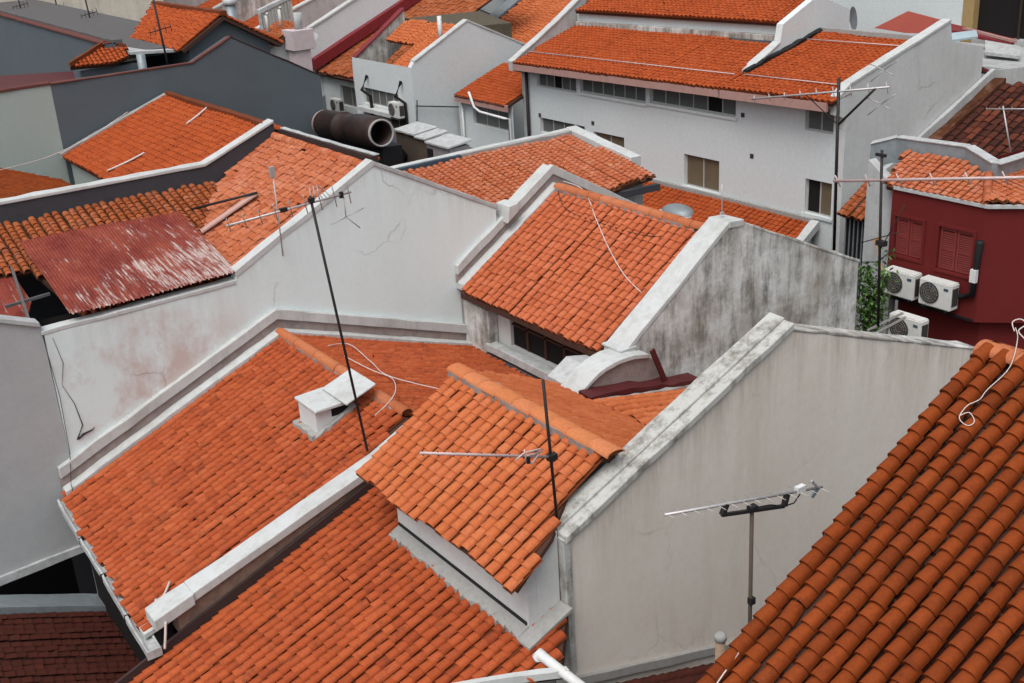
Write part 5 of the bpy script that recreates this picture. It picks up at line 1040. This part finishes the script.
# 3: T shaped aerial in front of wall C
b3, t3 = A(7.85, 7.2, -8.9), oY(752, 508, 7.2)
A3a, A3b = oY(664, 515, 7.2), oY(822, 487, 7.2)
def ex3(t):
    st_ = MB(); l, r_ = oY(722, 515, 7.2), oY(784, 506, 7.2); st_.bar(l, r_, 0.035, 0.035); lu, ru = A3a+(A3b-A3a)*((722-664)/158), A3a+(A3b-A3a)*((784-664)/158)
    st_.bar(l, lu, 0.05, 0.05, (0, 1, 0)); st_.bar(r_, ru, 0.05, 0.05, (0, 1, 0)); st_.build("stand_off", "steel", t)
    db = MB(); c = oY(800, 490, 7.2); db.box(c+A(-.06, -.03, -.02), c+A(.06, .03, .05)); db.build("junction_box", "pvc", t)
    vr = MB(); c = oY(818, 488, 7.2); vr.bar(c, c+A(-.11, 0, .13), .02, .02, (0, 1, 0)); vr.build("reflector", "alu", t); vr = MB(); vr.bar(c, c+A(-.07, 0.02, -.10), .05, .02, (0, 1, 0)); vr.build("reflector", "grey_metal", t)
    cb_ = MB(); cb_.tube([oY(800, 494, 7.2), oY(794, 503, 7.2), oY(785, 506, 7.2), oY(770, 505, 7.2), oY(753, 508, 7.2)], 0.008, 5); cb_.build("aerial_cable", "steel", t)
    cl_ = MB(); q = oY(751, 600, 7.2); cl_.box(q+A(-.035, -.04, -.04), q+A(.03, .02, .04)); q = oY(752, 508, 7.2); cl_.box(q+A(-.05, -.04, -.02), q+A(.05, .03, .03)); cl_.build("clamp", "steel", t)
aerial("T shaped aerial on dark mast in front of the cream gable wall", [b3, t3], (A3a, A3b), 14, (0.0, 0.16, 0.0), 0.022, mast_mat="timber", extra=ex3, er=0.004)
# 4: big aerial at the right, in front of the maroon building
X4 = 16.2; b4, t4 = oX(878, 326, X4), oX(882, 150, X4)
def ex4(t):
    cl_ = MB(); q = oX(880, 243, X4); cl_.box(q+A(-.05, -.12, -.04), q+A(.05, .06, .05)); q = oX(881, 155, X4); cl_.bar(q+A(0, .1, 0), q+A(0, -.1, 0), .05, .05); cl_.build("clamp", "steel", t)
    lw_ = MB()
    for (a, b) in (((860, 243), (900, 232)), ((862, 262), (878, 262)), ((880, 250), (905, 205)), ((877, 262), (893, 250))): lw_.tube([oX(*a, X4), oX(*b, X4)], .009, 4)
    lw_.build("wire_arm", "steel", t)
aerial("long pale aerial boom on a tall dark mast before the maroon building", [b4, t4], (oX(834, 181, X4), oX(1050, 177, X4)), 7, (-0.02, 0.05, 0.10), 0.025, boom_mat="alu_pink", extra=ex4, br=0.028, er=0.014, taper=1.0)
# 5: mast by the facade corner
X5 = 22.5; b5, t5 = oX(834, 250, X5), oX(839, 78, X5)
def ex5(t):
    mb = MB(); mb.tube([oX(838, 125, X5), oX(876, 88, X5)], .03, 6); mb.tube([oX(838, 125, X5), oX(806, 95, X5)], .015, 5); mb.build("brace", "steel", t)
    mb = MB()
    for c, in (((884, 70),), ((881, 104),)):
        q = oX(*c, X5)
        for d in ((0, .4, .1), (0, -.4, .28), (0, .35, -.3), (0, -.3, -.1)): mb.tube([q, q+A(*d)], .012, 4)
    mb.build("dipole", "alu", t)
aerial("grey aerial braced on a dark mast at the corner of the white facade", [b5, t5], (oX(752, 99, X5), oX(890, 87, X5)), 9, (0.0, 0.04, 0.14), 0.04, boom_mat="alu", extra=ex5, br=0.028, er=0.014)
# 6-9: thin masts in the far upper corner
for lab, (x0, y0), (x1, y1), Yd in (("thin dark aerial mast nearest the orange gabled roof at the far upper corner", (173, 88), (152, -6), 31.9), ("thin dark aerial mast standing behind the small orange outhouse roof", (97, 47), (84, -6), 45), ("thin dark aerial mast in the middle of the weathered concrete block", (62, 31), (54, -6), 52), ("leftmost thin dark aerial mast before the weathered concrete block", (25, 25), (17, -6), 52)):
    b, t = oY(x0, y0, Yd), oY(x1, y1, Yd); c = b+(t-b)*.62
    aerial(lab, [b, t], (c+A(-.30, 0, -.03), c+A(.32, 0, .07)), 5, (0.0, 0.05, 0.13), 0.03, boom_mat="steel", br=.015, er=.010)
# 10: aerial over the dark roof
X6 = 27.5; aerial("small pale aerial lying low over the blackened tiled roof", [oX(1012, 160, X6), oX(1003, 106, X6)], (oX(986, 109, X6), oX(1040, 109, X6)), 5, (0, .03, .08), .02, mast_mat="alu", br=.02)
sd = thing("satellite_dish", "dark satellite dish on the white dividing wall between orange roofs", "dish", oY(848, 24, 24.0))
c = oY(851, 19, 24.6); vs = [c+A(0, 0, 0)]; n_ = 20; dd = A(0.35, -0.9, 0.15); dd /= np.linalg.norm(dd)
for rr, off in ((.2, -.02), (.38, -.08)): vs += [v-dd*off for v in ring(c, rr, dd, n_)]
fs = [(0, 1+k, 1+(k+1) % n_) for k in range(n_)]+[(1+k, 1+n_+k, 1+n_+(k+1) % n_, 1+(k+1) % n_) for k in range(n_)]
MB().add(vs, fs, True).build("dish_bowl", "grey_metal", sd, fix=False); MB().tube([c-dd*.02, c-dd*.3+A(0, 0, -.3)], .04).build("dish_arm", "steel", sd)
# little wall mounted cross bracket on L's gable
lb = thing("wire_bracket", "thin wire bracket on the blank white gable wall", "bracket", oY(417, 106, LY-.15))
wb_ = MB(); wb_.tube([oY(416, 106, LY-.15), oY(462, 107, LY-.15)], .025, 5); wb_.tube([oY(417, 100, LY-.15), oY(417, 122, LY-.15)], .025, 5); wb_.build("bracket_wire", "steel", lb)

lr2 = thing("lightning_rod", "short thin rod standing on the broad white coping's peak before the lean-to roof", "rod", oY(722, 213, 14.9))
MB().tube([oY(722, 214, 14.9), oY(722, 184, 14.9)], 0.012, 6).build("rod", "alu", lr2); MB().box(oY(722, 213, 14.9)+A(-.03, -.03, -.03), oY(722, 213, 14.9)+A(.03, .03, .02)).build("rod_base", "alu", lr2)
# ================================================================== loose cables
def cable(label, pts, r=0.012, mat="cable"):
    P = [A(*p) for p in pts]; Q = []
    for i in range(len(P)-1):
        p0, p1, p2, p3 = P[max(i-1, 0)], P[i], P[i+1], P[min(i+2, len(P)-1)]
        for k in range(6):
            t = k/6; Q.append(0.5*((2*p1)+(p2-p0)*t+(2*p0-5*p1+4*p2-p3)*t*t+(3*p1-p0-3*p2+p3)*t**3))
    Q.append(P[-1]); o = MB().tube(Q, r, 6).build("cable", mat, None); tag(o, label, "cable"); return o
cable("pale cable curving down the bright pinkish orange roof", [oP(563, 184, PB)+A(0, 0, .07)]+[oP(x, y, PB)+A(0, 0, .075) for x, y in ((584, 194), (596, 222), (608, 250), (624, 278), (641, 296))], 0.011)
cable("thin second cable draped sideways over the bright pinkish orange roof", [oP(x, y, PB)+A(0, 0, .07) for x, y in ((557, 188), (566, 212), (600, 226), (640, 238), (664, 240))], 0.008, "steel")
cable("pale looped cable lying on the deep orange closest roof", [oP(x, y, PE)+A(0, 0, .13) for x, y in ((1014, 340), (1016, 352), (1008, 380), (986, 402), (978, 412), (966, 418), (958, 430), (966, 438), (973, 434), (968, 425), (958, 428))], 0.005)
cable("knot of pale cable tied at the deep orange ridge tile", [oP(x, y, PE)+A(0, 0, .22) for x, y in ((1012, 352), (1010, 343), (1018, 340), (1024, 345), (1016, 352), (1024, 362), (1030, 372))], 0.0065)
cable("pale cable slung across from the leaning mast to the jack roof", [on(PA_R, 8.6, 18.8, .1)]+[oP(x, y, PA_R)+A(0, 0, .12) for x, y in ((350, 350), (372, 368), (392, 383))]+[A(9.3, 15.2, -8.1)], 0.009)
cable("second pale cable dropping over the small ridge beside the parapet", [oP(x, y, PA_R)+A(0, 0, .12) for x, y in ((345, 362), (372, 376), (392, 384))]+[on(PA_L, 8.2, 15.5, .2), on(PA_L, 7.9, 15.2, .3), on(PA_L, 7.5, 14.95, .45)], 0.009)
cable("long pale cable sagging over the plain orange slope", [oY(-20, 174, 30.0), oY(0, 170, 30.2), oY(45, 158, 30.9)]+[oP(x, y, PI_)+A(0, 0, .1) for x, y in ((85, 144), (110, 128), (140, 108), (168, 91))], 0.012)
cable("short pale stick of cable on the plain orange slope near its ridge", [oP(x, y, PI_)+A(0, 0, .08) for x, y in ((187, 127), (199, 118), (208, 110))], 0.025)
cable("short pale stick of cable low on the plain orange slope", [oP(x, y, PI_)+A(0, 0, .08) for x, y in ((108, 174), (128, 165), (145, 156))], 0.025)
cable("broken stub of pale cable by the gutter corner of the low parapet", [A(3.95, 15.35, -9.62), A(3.75, 15.1, -9.66), A(3.6, 14.98, -9.6)], 0.02)
cable("pale cable hanging off the end of the low parapet", [A(3.55, 14.44, -9.66), A(3.5, 14.4, -9.85), A(3.45, 14.38, -10.05)], 0.02)
cable("straight pale cable lying in a channel between the deep orange tiles", [oP(x, y, PE)+A(0, 0, .055) for x, y in ((760, 630), (742, 653), (722, 681), (712, 696))], 0.008)
